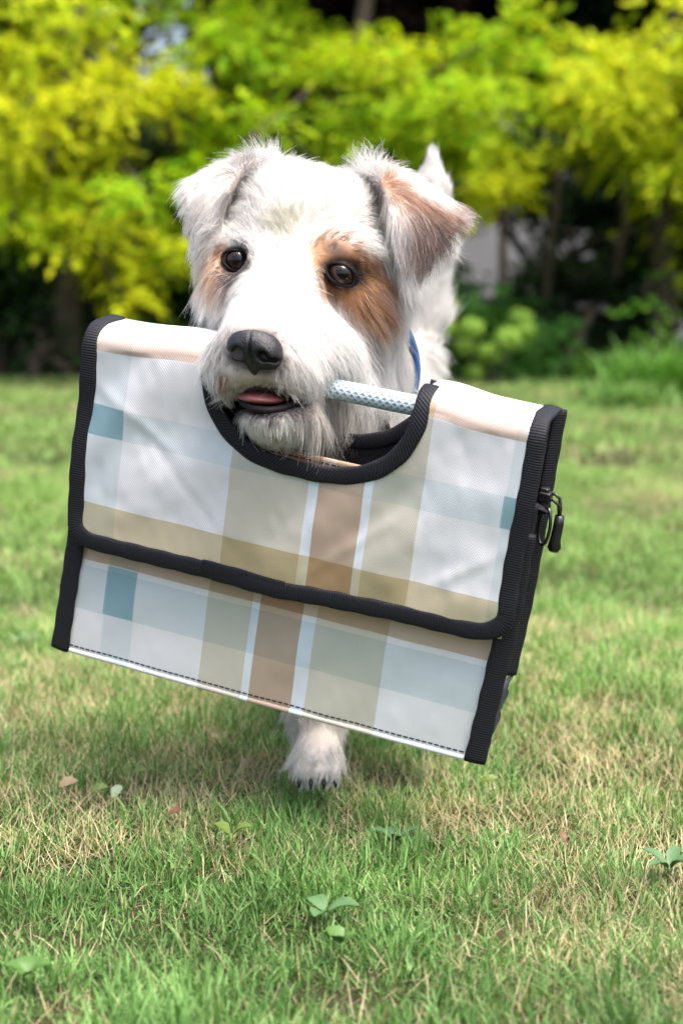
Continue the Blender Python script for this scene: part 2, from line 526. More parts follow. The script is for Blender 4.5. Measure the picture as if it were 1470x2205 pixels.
def bush(name, label, base, clumps, colf, leaf, count, group=None, ratio=0.5, stems=5, mat=None, cat='shrub', core=True, per=9, length=0.16):
    """clumps: (centre, radii) in world space"""
    root = thing(name, label, cat, base, group)
    st = MB()
    for k in range(stems):
        c, r = clumps[int(rng.integers(len(clumps)))]
        b0 = np.array(base) + [rng.uniform(-.15, .15), rng.uniform(-.1, .1), 0]
        branch_tube(st, wiggle(b0, c, 5, 0.04), 0.02, 0.006, 6)
    st.build('stems', M_BARK, root)
    parts = []
    for c, r in clumps:
        parts.append(sprays(c, r, int(count * r[0] * r[2]), colf, leaf, per=per, length=length, ratio=ratio))
    V, Fc, T = join(parts)
    mesh_obj('foliage', V, Fc, mat or M_DARKLEAF, root, tint=T)
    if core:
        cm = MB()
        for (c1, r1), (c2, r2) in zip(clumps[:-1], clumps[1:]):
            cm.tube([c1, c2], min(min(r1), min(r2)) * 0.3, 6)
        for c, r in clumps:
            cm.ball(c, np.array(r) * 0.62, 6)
        cm.build('shade_core', M_SHRUB_SHADE, root)  # solid near-black core added to stand for the shade inside the foliage
    return root

# dark evergreen hedge: a row of broad shrubs, and taller ones behind them
def hclump(x0, x1, y, z0, z1, n, r):
    return [((rng.uniform(x0, x1), y + rng.uniform(-.15, .25), rng.uniform(z0, z1)), (r * rng.uniform(.8, 1.2), r * .8, r * rng.uniform(.7, 1.1))) for _ in range(n)]
HG = 'dark evergreens behind the lawn'
hx = [(-3.4, -2.4), (-2.4, -1.55), (-1.55, -0.95), (-0.95, -0.35)]
hl = ['dark evergreen shrub outside the left edge of the golden tree', 'dark evergreen shrub under the left edge of the golden tree',
      'dark evergreen shrub under the golden tree left of the bag', 'dark evergreen shrub directly behind the bag and muzzle']
for (a, b), l in zip(hx, hl):
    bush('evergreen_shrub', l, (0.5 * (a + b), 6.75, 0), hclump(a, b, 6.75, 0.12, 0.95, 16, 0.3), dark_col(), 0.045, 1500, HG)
hx = [(-0.35, 0.25), (2.0, 3.0)]
for (a, b), l in zip(hx, ['dark evergreen shrub hidden behind the body of the dog', 'dark evergreen shrub beyond the right edge of the lawn']):
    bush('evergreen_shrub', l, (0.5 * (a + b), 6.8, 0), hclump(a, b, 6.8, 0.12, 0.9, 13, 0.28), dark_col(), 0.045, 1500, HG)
# tall dark trees behind
def tall(label, x, y, z0, z1, w, n, r=0.5, colf=None, lf=0.07, cnt=420):
    cl = [((x + rng.uniform(-w, w), y + rng.uniform(-.3, .3), rng.uniform(z0, z1)), (r * rng.uniform(.8, 1.2), r * .8, r * rng.uniform(.7, 1.0))) for _ in range(n)]
    root = thing('dark_tree', label, 'tree', (x, y, 0), 'tall dark trees beyond the hedge')
    t = MB(); pts = wiggle((x, y, 0), (x + .1, y, z1), 6, 0.05)
    branch_tube(t, pts, 0.09, 0.03, 9); t.build('trunk', M_BARK, root)
    b = MB()
    for c, rr in cl[::2]:
        branch_tube(b, wiggle(pts[3], c, 3, 0.05), 0.02, 0.006, 5)
    b.build('branches', M_BARK, root)
    V, Fc, T = join([sprays(c, rr, int(cnt * rr[0] * rr[2] * 4), colf or dark_col(), lf, per=9, length=0.2, gaps='sky') for c, rr in cl])
    mesh_obj('crown', V, Fc, M_DARKLEAF, root, tint=T)
    return root
maroon = dark_col((0.012, 0.008, 0.008), (0.05, 0.025, 0.022))
tall('dark evergreen tree behind the golden tree at far left', -2.3, 8.0, 0.5, 2.6, .8, 22)
tall('dark evergreen tree behind the right half of the golden tree', -0.95, 8.1, 0.4, 0.95, .6, 14, r=.42)
tall('sparse dark tree whose crown lets the bright sky through at upper left', -1.15, 8.7, 1.40, 2.9, .9, 15, r=.4, cnt=120)
tall('dark purplish leaved tree seen through the gap above the dog', 0.12, 7.9, 1.15, 2.7, .55, 20, r=0.4, colf=maroon)
tall('dark bluish green conifer at the top right corner', 1.75, 7.7, 1.15, 2.8, .8, 26, colf=dark_col((0.008, 0.022, 0.014), (0.025, 0.06, 0.035)))
# mid right: open dark shrubs through which the pale wall shows
G2 = dark_col((0.010, 0.028, 0.010), (0.05, 0.10, 0.035))
def pc(px, py, rp, d): c = U(px, py, d); r = rp * d / FPX; return (c, (r, r, r * 0.85))
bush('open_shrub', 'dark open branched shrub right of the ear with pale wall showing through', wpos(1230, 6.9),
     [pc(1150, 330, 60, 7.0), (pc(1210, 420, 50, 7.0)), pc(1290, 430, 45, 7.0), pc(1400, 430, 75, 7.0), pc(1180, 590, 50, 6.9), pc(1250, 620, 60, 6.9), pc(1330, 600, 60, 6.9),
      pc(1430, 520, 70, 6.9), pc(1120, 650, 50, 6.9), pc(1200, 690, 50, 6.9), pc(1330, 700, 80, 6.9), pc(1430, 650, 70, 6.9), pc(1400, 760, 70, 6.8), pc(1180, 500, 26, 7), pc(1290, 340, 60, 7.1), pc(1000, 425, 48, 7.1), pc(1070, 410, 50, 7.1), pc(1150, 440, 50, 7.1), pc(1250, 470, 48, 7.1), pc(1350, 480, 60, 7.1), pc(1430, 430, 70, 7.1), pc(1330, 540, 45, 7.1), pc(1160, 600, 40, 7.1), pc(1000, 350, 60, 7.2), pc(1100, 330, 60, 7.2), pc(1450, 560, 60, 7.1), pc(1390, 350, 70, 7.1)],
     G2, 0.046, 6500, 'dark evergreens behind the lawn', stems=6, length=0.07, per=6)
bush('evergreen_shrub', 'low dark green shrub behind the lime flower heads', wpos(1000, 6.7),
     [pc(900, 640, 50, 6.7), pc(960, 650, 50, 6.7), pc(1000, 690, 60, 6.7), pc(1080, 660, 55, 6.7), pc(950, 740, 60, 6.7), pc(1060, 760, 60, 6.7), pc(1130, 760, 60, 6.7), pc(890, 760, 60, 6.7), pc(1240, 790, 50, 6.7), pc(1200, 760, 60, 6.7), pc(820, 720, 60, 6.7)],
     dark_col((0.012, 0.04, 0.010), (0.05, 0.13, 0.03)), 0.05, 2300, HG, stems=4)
# bare stems in the gap
for (a, b, r0, l) in [((1205, 800, 6.5), (1275, 660, 6.6), 0.022, 'thick pale leaning stem in the dark gap above the lawn edge'),
                      ((1085, 640, 6.7), (1075, 420, 6.8), 0.018, 'slim dark upright stem in front of the pale wall'),
                      ((1180, 560, 6.7), (1205, 360, 6.8), 0.014, 'thin dark stem leaning right of the pale wall patch'),
                      ((1330, 560, 6.8), (1350, 370, 6.9), 0.016, 'thin dark stem among the leaves at far right')]:
    s = MB(); p0 = U(*a); g = p0.copy(); g[0] -= 0.02; g[2] = 0
    branch_tube(s, [g] + wiggle(p0, U(*b), 5, 0.008), r0 * 1.2, r0 * 0.7, 8)
    o = s.build('bare_stem', mat_simple('pale_bark', (0.16, 0.13, 0.09), 0.9, 0.5, 30, 0.5, 70) if 'pale l' in l else M_BARK)
    tag(o, l, 'stem', 'bare shrub stems in the hedge')

# pale rendered wall of the neighbour's house behind the shrubs
def wall_mat():
    return mat_simple('pale_render', (0.36, 0.375, 0.41), 0.9, 0.12, 2.0, 0.3, 90)
hw = thing('house', 'pale grey rendered house wall showing through the shrubs at right', 'house', (2.6, 9.6, 0))
m = MB(); m.box((2.6, 9.7, 1.55), np.eye(3), (5.2, 0.3, 3.1)); m.box((5.05, 11.5, 1.55), np.eye(3), (0.3, 3.3, 3.1)); m.box((0.15, 11.5, 1.55), np.eye(3), (0.3, 3.3, 3.1))
m.build('wall', wall_mat(), hw, smooth=False)
m = MB(); m.add([(-0.2, 9.3, 3.1), (5.4, 9.3, 3.1), (5.4, 13.3, 4.5), (-0.2, 13.3, 4.5), (-0.2, 9.3, 3.2), (5.4, 9.3, 3.2), (5.4, 13.3, 4.6), (-0.2, 13.3, 4.6)],
                [[0, 3, 2, 1], [4, 5, 6, 7], [0, 1, 5, 4], [2, 3, 7, 6], [0, 4, 7, 3], [1, 2, 6, 5]])
m.build('roof', mat_simple('roof_tile', (0.10, 0.06, 0.05), 0.8, 0.4, 20), hw, smooth=False)

# hydrangea with lime flower heads
hy = thing('hydrangea', 'hydrangea with round lime green flower heads right of the dog', 'shrub', wpos(1040, 6.1))
M_HEAD = mat_tint('flower_floret', 0.6, 0.35, (1, 1, .6), 0.2)
heads = [(966, 660, 27), (1014, 708, 30), (962, 708, 24), (1120, 690, 31), (1092, 732, 33), (1050, 762, 28), (1022, 802, 24), (1000, 750, 24), (925, 650, 18), (1130, 715, 24), (940, 800, 22)]
stm = MB()
for (px, py, rp) in heads:
    dep = rng.uniform(5.85, 6.1); c = U(px, py, dep); r = rp * dep / FPX
    n = 260
    d = rand_dirs(n); d[:, 2] *= 0.85; d *= rng.uniform(0.75, 1.2, (n, 1))
    A = np.cross(d, rand_dirs(n)); A /= np.linalg.norm(A, axis=1, keepdims=True)
    k = rng.random((n, 1))
    tint = np.array([0.38, 0.58, 0.10]) * k + np.array([0.18, 0.34, 0.04]) * (1 - k)
    V, Fc, T = leaf_mesh(c + d * r * 0.85 - A * 0.008, A, d, np.full(n, 0.020), tint, 0.95)
    mesh_obj('flower_head', V, Fc, M_HEAD, hy, tint=T)
    branch_tube(stm, wiggle(wpos(1040 + rng.uniform(-30, 30), 6.1), c, 4, 0.02), 0.005, 0.003, 5)
stm.build('stems', M_BARK, hy)
parts = [sprays(U(px, py, 6.4), (r, r, r), 60, dark_col((0.03, 0.10, 0.015), (0.10, 0.25, 0.04), 1.0), 0.075, per=4, length=0.10, ratio=0.7)
         for px, py, r in [(960, 720, .12), (1040, 740, .14), (1110, 740, .12), (1000, 780, .12), (1080, 790, .12), (930, 690, .1), (900, 770, .12)]]
V, Fc, T = join(parts)
mesh_obj('foliage', V, Fc, M_DARKLEAF, hy, tint=T)

# strappy clump at the right edge of the lawn, and light leafed sprigs
def strap_clump(name, label, base, n, h, spread, col, cat='plant'):
    b = np.array(base, float)
    x = b[0] + rng.normal(0, spread, n); y = b[1] + rng.normal(0, spread * .7, n)
    g = rng.random((n, 1))
    tint = np.array(col[0]) * g + np.array(col[1]) * (1 - g)
    V, Fc, T = make_blades(x, y, rng.uniform(0.5, 1.1, n) * h, np.abs(rng.normal(0.3, 0.25, n)), rng.uniform(0, 6.28, n), rng.uniform(.006, .012, n), tint, 5, droop=rng.uniform(.3, 1.6, n))
    o = mesh_obj(name, V, Fc, M_GRASS, tint=T)
    return tag(o, label, cat)
strap_clump('strappy_plant', 'tall bright green strappy plant clump at the right lawn edge', wpos(1440, 5.2), 900, 0.22, 0.09, ((0.16, 0.34, 0.06), (0.08, 0.20, 0.03)))
strap_clump('low_weed_clump', 'low pale green weed clump in front of the strappy plant', wpos(1370, 5.0), 420, 0.10, 0.06, ((0.24, 0.38, 0.12), (0.12, 0.26, 0.05)))
bush('leafy_sprig', 'young shrub with lighter green leaves at the far right edge', wpos(1440, 6.2), [pc(1400, 600, 32, 6.2), pc(1440, 650, 34, 6.2), pc(1425, 710, 36, 6.2), pc(1450, 760, 34, 6.2)],
     dark_col((0.06, 0.20, 0.01), (0.20, 0.42, 0.03), 1.0), 0.05, 1500, core=False, stems=3, per=6)
bush('leafy_sprig', 'small mid green leafy sprig low in the dark hedge at left', wpos(130, 6.3), [pc(125, 740, 34, 6.3), pc(160, 770, 26, 6.3), pc(60, 700, 22, 6.3)],
     dark_col((0.02, 0.09, 0.01), (0.05, 0.20, 0.02), 1.0), 0.05, 900, core=False, stems=3, per=6)

# ------------------------------------------------------------------ the bag
BO = np.array([-0.16459746, -0.10947996, 1.10990031])          # camera axes: right, down, forward
BU = np.array([0.93192699, 0.21877138, -0.28922511])
BV = np.array([-0.13036176, 0.94632539, 0.29576017])
BN = np.array([-0.33840493, 0.23792299, -0.91042559])
def c2w(v): return v[..., 0:1] * RIGHT - v[..., 1:2] * UP + v[..., 2:3] * FWD
WO = CAM + c2w(BO); WU = c2w(BU); WV = c2w(BV); WN = c2w(BN)
def B(u, v, w):
    """bag coordinates (metres): u along the top edge, v down the front, w out of the front face"""
    u = np.asarray(u, float)[..., None]; v = np.asarray(v, float)[..., None]; w = np.asarray(w, float)[..., None]
    return WO + u * WU + v * WV + w * WN

def ramp_node(nt, stops):
    r = N(nt, 'ShaderNodeValToRGB')
    cr = r.color_ramp; cr.interpolation = 'CONSTANT'
    while len(cr.elements) < len(stops): cr.elements.new(0.5)
    for e, (p, c) in zip(cr.elements, stops):
        e.position = p; e.color = (*c, 1)
    return r

WHITE = (1, 1, 1); PALEB = (.83, .90, .915); BEI = (.78, .735, .61); BRN = (.63, .475, .355); LIN = (.93, 1.0, 1.04); OCH = (.74, .64, .44)
def plaid(name, us, vs_, teal):
    m, nt, out = new_mat(name)
    at = N(nt, 'ShaderNodeAttribute', attribute_name='cloth')
    sp = N(nt, 'ShaderNodeSeparateXYZ'); nt.links.new(at.outputs['Vector'], sp.inputs[0])
    cols = []
    for ax, stops in ((0, us), (1, vs_)):
        ma = N(nt, 'ShaderNodeMath', operation='MULTIPLY_ADD')
        ma.inputs[1].default_value = 1 / 0.35; ma.inputs[2].default_value = 0.05 / 0.35
        nt.links.new(sp.outputs[ax], ma.inputs[0])
        r = ramp_node(nt, [((p + 0.05) / 0.35 if i else 0.0, c) for i, (p, c) in enumerate(stops)])
        nt.links.new(ma.outputs[0], r.inputs[0]); cols.append(r)
    mu = N(nt, 'ShaderNodeMix', data_type='RGBA', blend_type='MULTIPLY'); mu.inputs[0].default_value = 1
    nt.links.new(cols[0].outputs[0], mu.inputs[6]); nt.links.new(cols[1].outputs[0], mu.inputs[7])
    cur = mu.outputs[2]
    for (u0, u1, v0, v1) in teal:                       # darker squares printed where two blue bands cross
        fs = []
        for ax, lo, hi in ((0, u0, u1), (1, v0, v1)):
            g = N(nt, 'ShaderNodeMath', operation='GREATER_THAN'); g.inputs[1].default_value = lo
            l = N(nt, 'ShaderNodeMath', operation='LESS_THAN'); l.inputs[1].default_value = hi
            nt.links.new(sp.outputs[ax], g.inputs[0]); nt.links.new(sp.outputs[ax], l.inputs[0]); fs += [g, l]
        a = None
        for f in fs:
            if a is None: a = f.outputs[0]; continue
            mm = N(nt, 'ShaderNodeMath', operation='MULTIPLY'); nt.links.new(a, mm.inputs[0]); nt.links.new(f.outputs[0], mm.inputs[1]); a = mm.outputs[0]
        mx = N(nt, 'ShaderNodeMix', data_type='RGBA', blend_type='MULTIPLY'); mx.inputs[7].default_value = (.46, .64, .69, 1)
        nt.links.new(a, mx.inputs[0]); nt.links.new(cur, mx.inputs[6]); cur = mx.outputs[2]
    base = N(nt, 'ShaderNodeMix', data_type='RGBA', blend_type='MULTIPLY'); base.inputs[0].default_value = 1
    base.inputs[7].default_value = (.78, .775, .80, 1); nt.links.new(cur, base.inputs[6])
    # woven ground under a glossy coating
    mp = N(nt, 'ShaderNodeMapping'); mp.inputs['Scale'].default_value = (1100, 1100, 1)
    nt.links.new(at.outputs['Vector'], mp.inputs[0])
    sx = N(nt, 'ShaderNodeSeparateXYZ'); nt.links.new(mp.outputs[0], sx.inputs[0])
    w = []
    for ax in (0, 1):
        s_ = N(nt, 'ShaderNodeMath', operation='SINE'); s2 = N(nt, 'ShaderNodeMath', operation='MULTIPLY'); s2.inputs[1].default_value = 3.1416
        nt.links.new(sx.outputs[ax], s2.inputs[0]); nt.links.new(s2.outputs[0], s_.inputs[0]); w.append(s_)
    wm = N(nt, 'ShaderNodeMath', operation='MULTIPLY'); nt.links.new(w[0].outputs[0], wm.inputs[0]); nt.links.new(w[1].outputs[0], wm.inputs[1])
    nz = N(nt, 'ShaderNodeTexNoise'); nz.inputs['Scale'].default_value = 700; nt.links.new(at.outputs['Vector'], nz.inputs['Vector'])
    ad = N(nt, 'ShaderNodeMath', operation='ADD'); nt.links.new(wm.outputs[0], ad.inputs[0]); nt.links.new(nz.outputs['Fac'], ad.inputs[1])
    mr = N(nt, 'ShaderNodeMapRange'); mr.inputs[1].default_value = -1; mr.inputs[2].default_value = 2; mr.inputs[3].default_value = .90; mr.inputs[4].default_value = 1.06
    nt.links.new(ad.outputs[0], mr.inputs[0])
    fm = N(nt, 'ShaderNodeMix', data_type='RGBA', blend_type='MULTIPLY'); fm.inputs[0].default_value = 1
    nt.links.new(base.outputs[2], fm.inputs[6]); nt.links.new(mr.outputs[0], fm.inputs[7])
    p = N(nt, 'ShaderNodeBsdfPrincipled'); p.inputs['Roughness'].default_value = 0.42
    p.inputs['Coat Weight'].default_value = 0.35; p.inputs['Coat Roughness'].default_value = 0.22
    nt.links.new(fm.outputs[2], p.inputs['Base Color'])
    bp = N(nt, 'ShaderNodeBump'); bp.inputs['Strength'].default_value = 0.25; bp.inputs['Distance'].default_value = 0.0003
    nt.links.new(ad.outputs[0], bp.inputs['Height']); nt.links.new(bp.outputs[0], p.inputs['Normal'])
    nt.links.new(p.outputs[0], out.inputs[0])
    return m

FLAP_U = [(-.05, PALEB), (.033, WHITE), (.1105, BEI), (.1640, LIN), (.1705, BRN), (.2015, LIN), (.2065, BEI), (.2375, WHITE), (.2895, PALEB)]
FLAP_V = [(-.05, WHITE), (-.0085, (.74, .58, .48)), (.0008, WHITE), (.0370, PALEB), (.0575, WHITE), (.1035, OCH)]
LOW_U = [(-.05, WHITE), (.0270, PALEB), (.0493, WHITE), (.1010, BEI), (.1325, LIN), (.1378, BRN), (.1680, LIN), (.1770, BEI), (.2270, WHITE)]
LOW_V = [(-.05, (.72, .54, .41)), (.1480, WHITE), (.1515, (.77, .85, .87)), (.1830, WHITE)]
M_FLAP = plaid('plaid_flap_oilcloth', FLAP_U, FLAP_V, [(-.05, .033, .037, .0575), (.2895, .34, .037, .0575)])
M_LOW = plaid('plaid_front_oilcloth', LOW_U, LOW_V, [(.0270, .0493, .149, .183)])

def webbing(name, col=(0.012, 0.012, 0.016), freq=900, diag=False):
    m, nt, out = new_mat(name)
    at = N(nt, 'ShaderNodeAttribute', attribute_name='cloth')
    mp = N(nt, 'ShaderNodeMapping'); mp.inputs['Rotation'].default_value = (0, 0, 0.6 if diag else 0)
    nt.links.new(at.outputs['Vector'], mp.inputs[0])
    sx = N(nt, 'ShaderNodeSeparateXYZ'); nt.links.new(mp.outputs[0], sx.inputs[0])
    mu = N(nt, 'ShaderNodeMath', operation='MULTIPLY'); mu.inputs[1].default_value = freq * 6.283
    si = N(nt, 'ShaderNodeMath', operation='SINE')
    nt.links.new(sx.outputs[0], mu.inputs[0]); nt.links.new(mu.outputs[0], si.inputs[0])
    nz = N(nt, 'ShaderNodeTexNoise'); nz.inputs['Scale'].default_value = 500; nt.links.new(at.outputs['Vector'], nz.inputs['Vector'])
    ad = N(nt, 'ShaderNodeMath', operation='MULTIPLY_ADD'); ad.inputs[1].default_value = 1.2
    nt.links.new(nz.outputs['Fac'], ad.inputs[0]); nt.links.new(si.outputs[0], ad.inputs[2])
    mr = N(nt, 'ShaderNodeMapRange'); mr.inputs[1].default_value = -1; mr.inputs[2].default_value = 2.2; mr.inputs[3].default_value = .6; mr.inputs[4].default_value = 1.7
    nt.links.new(ad.outputs[0], mr.inputs[0])
    fm = N(nt, 'ShaderNodeMix', data_type='RGBA', blend_type='MULTIPLY'); fm.inputs[0].default_value = 1
    fm.inputs[6].default_value = (*col, 1); nt.links.new(mr.outputs[0], fm.inputs[7])
    p = N(nt, 'ShaderNodeBsdfPrincipled'); p.inputs['Roughness'].default_value = 0.6
    p.inputs['Specular IOR Level'].default_value = 0.22
    nt.links.new(fm.outputs[2], p.inputs['Base Color'])
    b = N(nt, 'ShaderNodeBump'); b.inputs['Strength'].default_value = 0.3; b.inputs['Distance'].default_value = 0.0005
    nt.links.new(ad.outputs[0], b.inputs['Height']); nt.links.new(b.outputs[0], p.inputs['Normal'])
    nt.links.new(p.outputs[0], out.inputs[0])
    return m
M_WEB = webbing('black_ribbed_webbing', freq=620)
M_WEBT = webbing('black_twill_tape', freq=520, diag=True)
M_BLACK = mat_simple('black_lining', (0.010, 0.010, 0.013), 0.8, 0.4, 60, 0.5, 700)
M_PLAST = mat_simple('black_plastic', (0.012, 0.012, 0.014), 0.35, 0.2, 80, 0.1, 400)
M_THREAD = mat_simple('dark_thread', (0.015, 0.015, 0.03), 0.8, 0.2, 300)
M_GREYF = mat_simple('grey_nylon', (0.045, 0.048, 0.060), 0.55, 0.3, 300, 0.4, 900)

R_TOP = 0.013; W_BACK = -0.042
CU0, CU1, CVB = 0.0895, 0.2285, 0.0475                  # U shaped handle opening in the flap
def cut_v(u, c=(CU0, CU1, CVB)):
    a = (u - (c[0] + c[1]) / 2) / ((c[1] - c[0]) / 2)
    inside = np.abs(a) < 1 - 1e-9
    return np.where(inside, c[2] * (1 - np.abs(np.where(inside, a, 0)) ** 2.6) ** (1 / 1.9), -1.0)

def ridge_lift(u):                                      # the grip pulls the top edge up beside the opening
    return 0.0055 * np.exp(-((u - 0.078) / 0.035) ** 2) * (u < .16) + 0.0035 * np.exp(-((u - 0.238) / 0.02) ** 2) * (u > .16)

def wrinkle(u, v):
    a = 0.0010 * np.sin((u * 0.8 + v) * 95 + 2 * np.sin(u * 31)) * vnoise(u + 3, v + 3, 0.035, 21)
    b = 0.0012 * (vnoise(u + 1, v + 1, 0.024, 22) - .5) + 0.0005 * (vnoise(u * 1.6 + 1, v + 1, 0.010, 23) - .5)
    c = 0.0022 * np.sin(math.pi * np.clip(v / .22, 0, 1)) * np.sin(math.pi * np.clip(u / .3, 0, 1))
    d = 0.0011 * np.exp(-((v - 0.09 - (u - 0.20) * -0.9) / 0.006) ** 2) * np.exp(-((u - 0.2) / 0.03) ** 2)
    e = 0.0014 * np.exp(-((v - 0.035 - (u - 0.03) * 0.55) / 0.005) ** 2) * np.exp(-((u - 0.045) / 0.03) ** 2) - 0.0012 * np.exp(-((v - 0.06 - (u - 0.06) * 0.9) / 0.006) ** 2) * np.exp(-((u - 0.08) / 0.04) ** 2) + 0.0013 * np.exp(-((v - 0.095 + (u - 0.265) * 0.7) / 0.005) ** 2) * np.exp(-((u - 0.27) / 0.022) ** 2)
    return 1.2 * a + 1.3 * b + c + .8 * d + .6 * e

def flap_point(u, s, base=0.004):
    """s > 0 down the front, s < 0 over the rolled top to the back edge"""
    lift = ridge_lift(u)
    a = np.clip(-s / R_TOP, 0, math.pi / 2)
    v = np.where(s > 0, s, -R_TOP * np.sin(a)) - lift * np.clip(1 - np.maximum(s, 0) / 0.03, 0, 1)
    w = np.where(s > 0, 0, -R_TOP * (1 - np.cos(a)))
    flat = np.maximum(-s - R_TOP * math.pi / 2, 0)
    w = w - flat
    w = w + base * np.cos(a) + np.where(s > 0, 1, 0.25) * wrinkle(u, np.maximum(s, 0))
    return v, w
S_MIN = -(R_TOP * math.pi / 2 + 0.021)

def panel_grid(name, mat, parent, u0, u1, smin, smax, cut, fn, nu=200, ns=90, thick=0.0012, uvfn=None, cutc=(CU0, CU1, CVB)):
    us = np.linspace(u0, u1, nu)
    if cut:                                             # one shared column at each end of the opening
        us = np.sort(np.concatenate([us, [cutc[0], cutc[1]]])); nu = len(us)
    cv = cut_v(us, cutc) if cut else np.full(nu, -1.0)
    hole = cv > -0.5
    V = []; UVs = []; F4 = []
    ntop = 26 if smin < 0 else 0
    cols = []
    def put(uu, ss):
        v, w = fn(uu, ss)
        V.extend(B(uu, v, w)); UVs.extend(np.stack([uu, ss], -1))
    for i, u in enumerate(us):
        b0 = len(V)
        s0 = cv[i] if hole[i] else max(smin, 0.0)
        put(np.full(ns, u), np.linspace(s0, smax(u) if callable(smax) else smax, ns))
        front = list(range(b0, b0 + ns)); topc = None
        if ntop and not hole[i]:
            b1 = len(V)
            put(np.full(ntop, u), np.linspace(0, smin, ntop + 1)[1:])
            topc = [b0] + list(range(b1, b1 + ntop))
        cols.append((front, topc))
    for i in range(nu - 1):
        A_, C_ = cols[i], cols[i + 1]
        for j in range(ns - 1): F4.append((A_[0][j], A_[0][j + 1], C_[0][j + 1], C_[0][j]))
        if A_[1] and C_[1]:
            for j in range(ntop): F4.append((A_[1][j + 1], A_[1][j], C_[1][j], C_[1][j + 1]))
    o = mesh_obj(name, np.array(V), np.array(F4), mat, parent, smooth=True, uv=np.array(UVs))
    md = o.modifiers.new('thickness', 'SOLIDIFY'); md.thickness = thick; md.offset = 0
    return o

def ribbon(name, pts, width, thick, parent, mat, nrm=None, ends=True, seg=None, n=16, wfun=None, build=True):
    """a flat rounded tape laid along pts (u, v, w); nrm: out-of-surface direction per point in bag axes"""
    pts = np.array(pts, float)
    # resample with a smooth curve
    if seg:
        d = np.concatenate([[0], np.cumsum(np.linalg.norm(np.diff(pts, axis=0), axis=1))])
        m = max(4, int(d[-1] / seg))
        tt = np.linspace(0, d[-1], m)
        q = np.stack([np.interp(tt, d, pts[:, k]) for k in range(3)], -1)
        nn = None if nrm is None else np.stack([np.interp(tt, d, np.array(nrm, float)[:, k]) for k in range(3)], -1)
        for _ in range(6):
            q[1:-1] = 0.25 * q[:-2] + 0.5 * q[1:-1] + 0.25 * q[2:]
        pts = q; nrm = nn
    m = len(pts)
    T_ = np.gradient(pts, axis=0); T_ /= np.linalg.norm(T_, axis=1, keepdims=True)
    Nn = np.tile([0, 0, 1.0], (m, 1)) if nrm is None else nrm
    Nn = Nn - T_ * np.sum(Nn * T_, 1, keepdims=True); Nn /= np.linalg.norm(Nn, axis=1, keepdims=True)
    S_ = np.cross(T_, Nn)
    s = np.concatenate([[0], np.cumsum(np.linalg.norm(np.diff(pts, axis=0), axis=1))])
    wv = np.full(m, width) * (1 + 0.04 * np.sin(s * 300) + 0.06 * (vnoise(s, s * 0, 0.02, 31) - .5))
    V = []; UVs = []
    for k in range(n):
        a = 2 * math.pi * k / n
        ca, sa = math.cos(a), math.sin(a)
        x = math.copysign(abs(ca) ** 0.55, ca); y = math.copysign(abs(sa) ** 0.8, sa)
        P = pts + S_ * (x * wv / 2)[:, None] + Nn * (y * thick / 2)
        V.append(P); UVs.append(np.stack([s, np.full(m, x * width / 2)], -1))
    V = np.array(V); UVs = np.array(UVs)                 # n, m, 3
    gi = np.arange(n * m).reshape(n, m)
    g2 = np.roll(gi, -1, axis=0)
    F4 = np.stack([gi[:, :-1], gi[:, 1:], g2[:, 1:], g2[:, :-1]], -1).reshape(-1, 4).tolist()
    F4 += [gi[:, 0].tolist(), gi[::-1, -1].tolist()]
    W = B(V[..., 0], V[..., 1], V[..., 2]).reshape(-1, 3)
    return mesh_obj(name, W, F4, mat, parent, smooth=True, uv=UVs.reshape(-1, 2))

bag = thing('plaid_bag', 'plaid oilcloth bag with black edging carried in the mouth of the dog', 'bag', B(.15, .21, -.02))
panel_grid('flap', M_FLAP, bag, 0.004, 0.302, S_MIN, 0.128, True, flap_point)
def low_point(u, s):
    w = -0.004 + 0.6 * wrinkle(u + .4, s) * np.clip((s - .03) / .05, 0, 1) - 0.0035 * np.exp(-((s - .128) / .02) ** 2)
    return s, w
LOW_TOP = 0.041
panel_grid('front_panel', M_LOW, bag, 0.001, 0.298, LOW_TOP, lambda u: 0.2150 + 0.001 * math.sin(u * 9), False, low_point, ns=80)
def back_point(u, s):
    return s - R_TOP, W_BACK + 0.004 * np.clip(s / .05, 0, 1) + 0.010 * np.clip((s - .12) / .1, 0, 1) + 0.5 * wrinkle(u + .8, s)
BC = (CU0 - .002, CU1 - .003, 0.050)
panel_grid('back_panel', M_BLACK, bag, 0.006, 0.300, 0.004, 0.228, True, back_point, cutc=BC, ns=60)

# flap edging: down the left side, along the bottom, up the right side
top_n = lambda s: (0, -math.sin(min(max(-s / R_TOP, 0), math.pi / 2)), math.cos(min(max(-s / R_TOP, 0), math.pi / 2)))
def side_path(u, ss):
    P = []; Nv = []
    for s in ss:
        v, w = flap_point(np.array([u]), np.array([float(s)]))
        P.append([u, float(v[0]), float(w[0])]); Nv.append(top_n(s))
    return P, Nv
ssA = np.concatenate([np.linspace(S_MIN, 0, 12), np.linspace(0.004, 0.118, 24)])
PL, NL = side_path(0.0035, ssA)
PR, NR = side_path(0.3025, ssA)
for P in (PL, PR):
    for q in P:
        q[0] += 0.0008 * math.sin(q[1] * 60)
rows = [(0.0040, 0.1235), (0.0085, 0.1290), (0.0163, 0.1310), (0.0509, 0.1308), (0.1068, 0.1300), (0.140, 0.1312), (0.1514, 0.1316), (0.1835, 0.1292), (0.2307, 0.1275), (0.2832, 0.1272), (0.2950, 0.1245), (0.3010, 0.1190)]
PB = [[u, v, 0.0045 + float(wrinkle(np.array([u]), np.array([v]))[0])] for u, v in rows]
path = PL + PB + PR[::-1]
nrm = NL + [(0, 0, 1)] * len(PB) + NR[::-1]
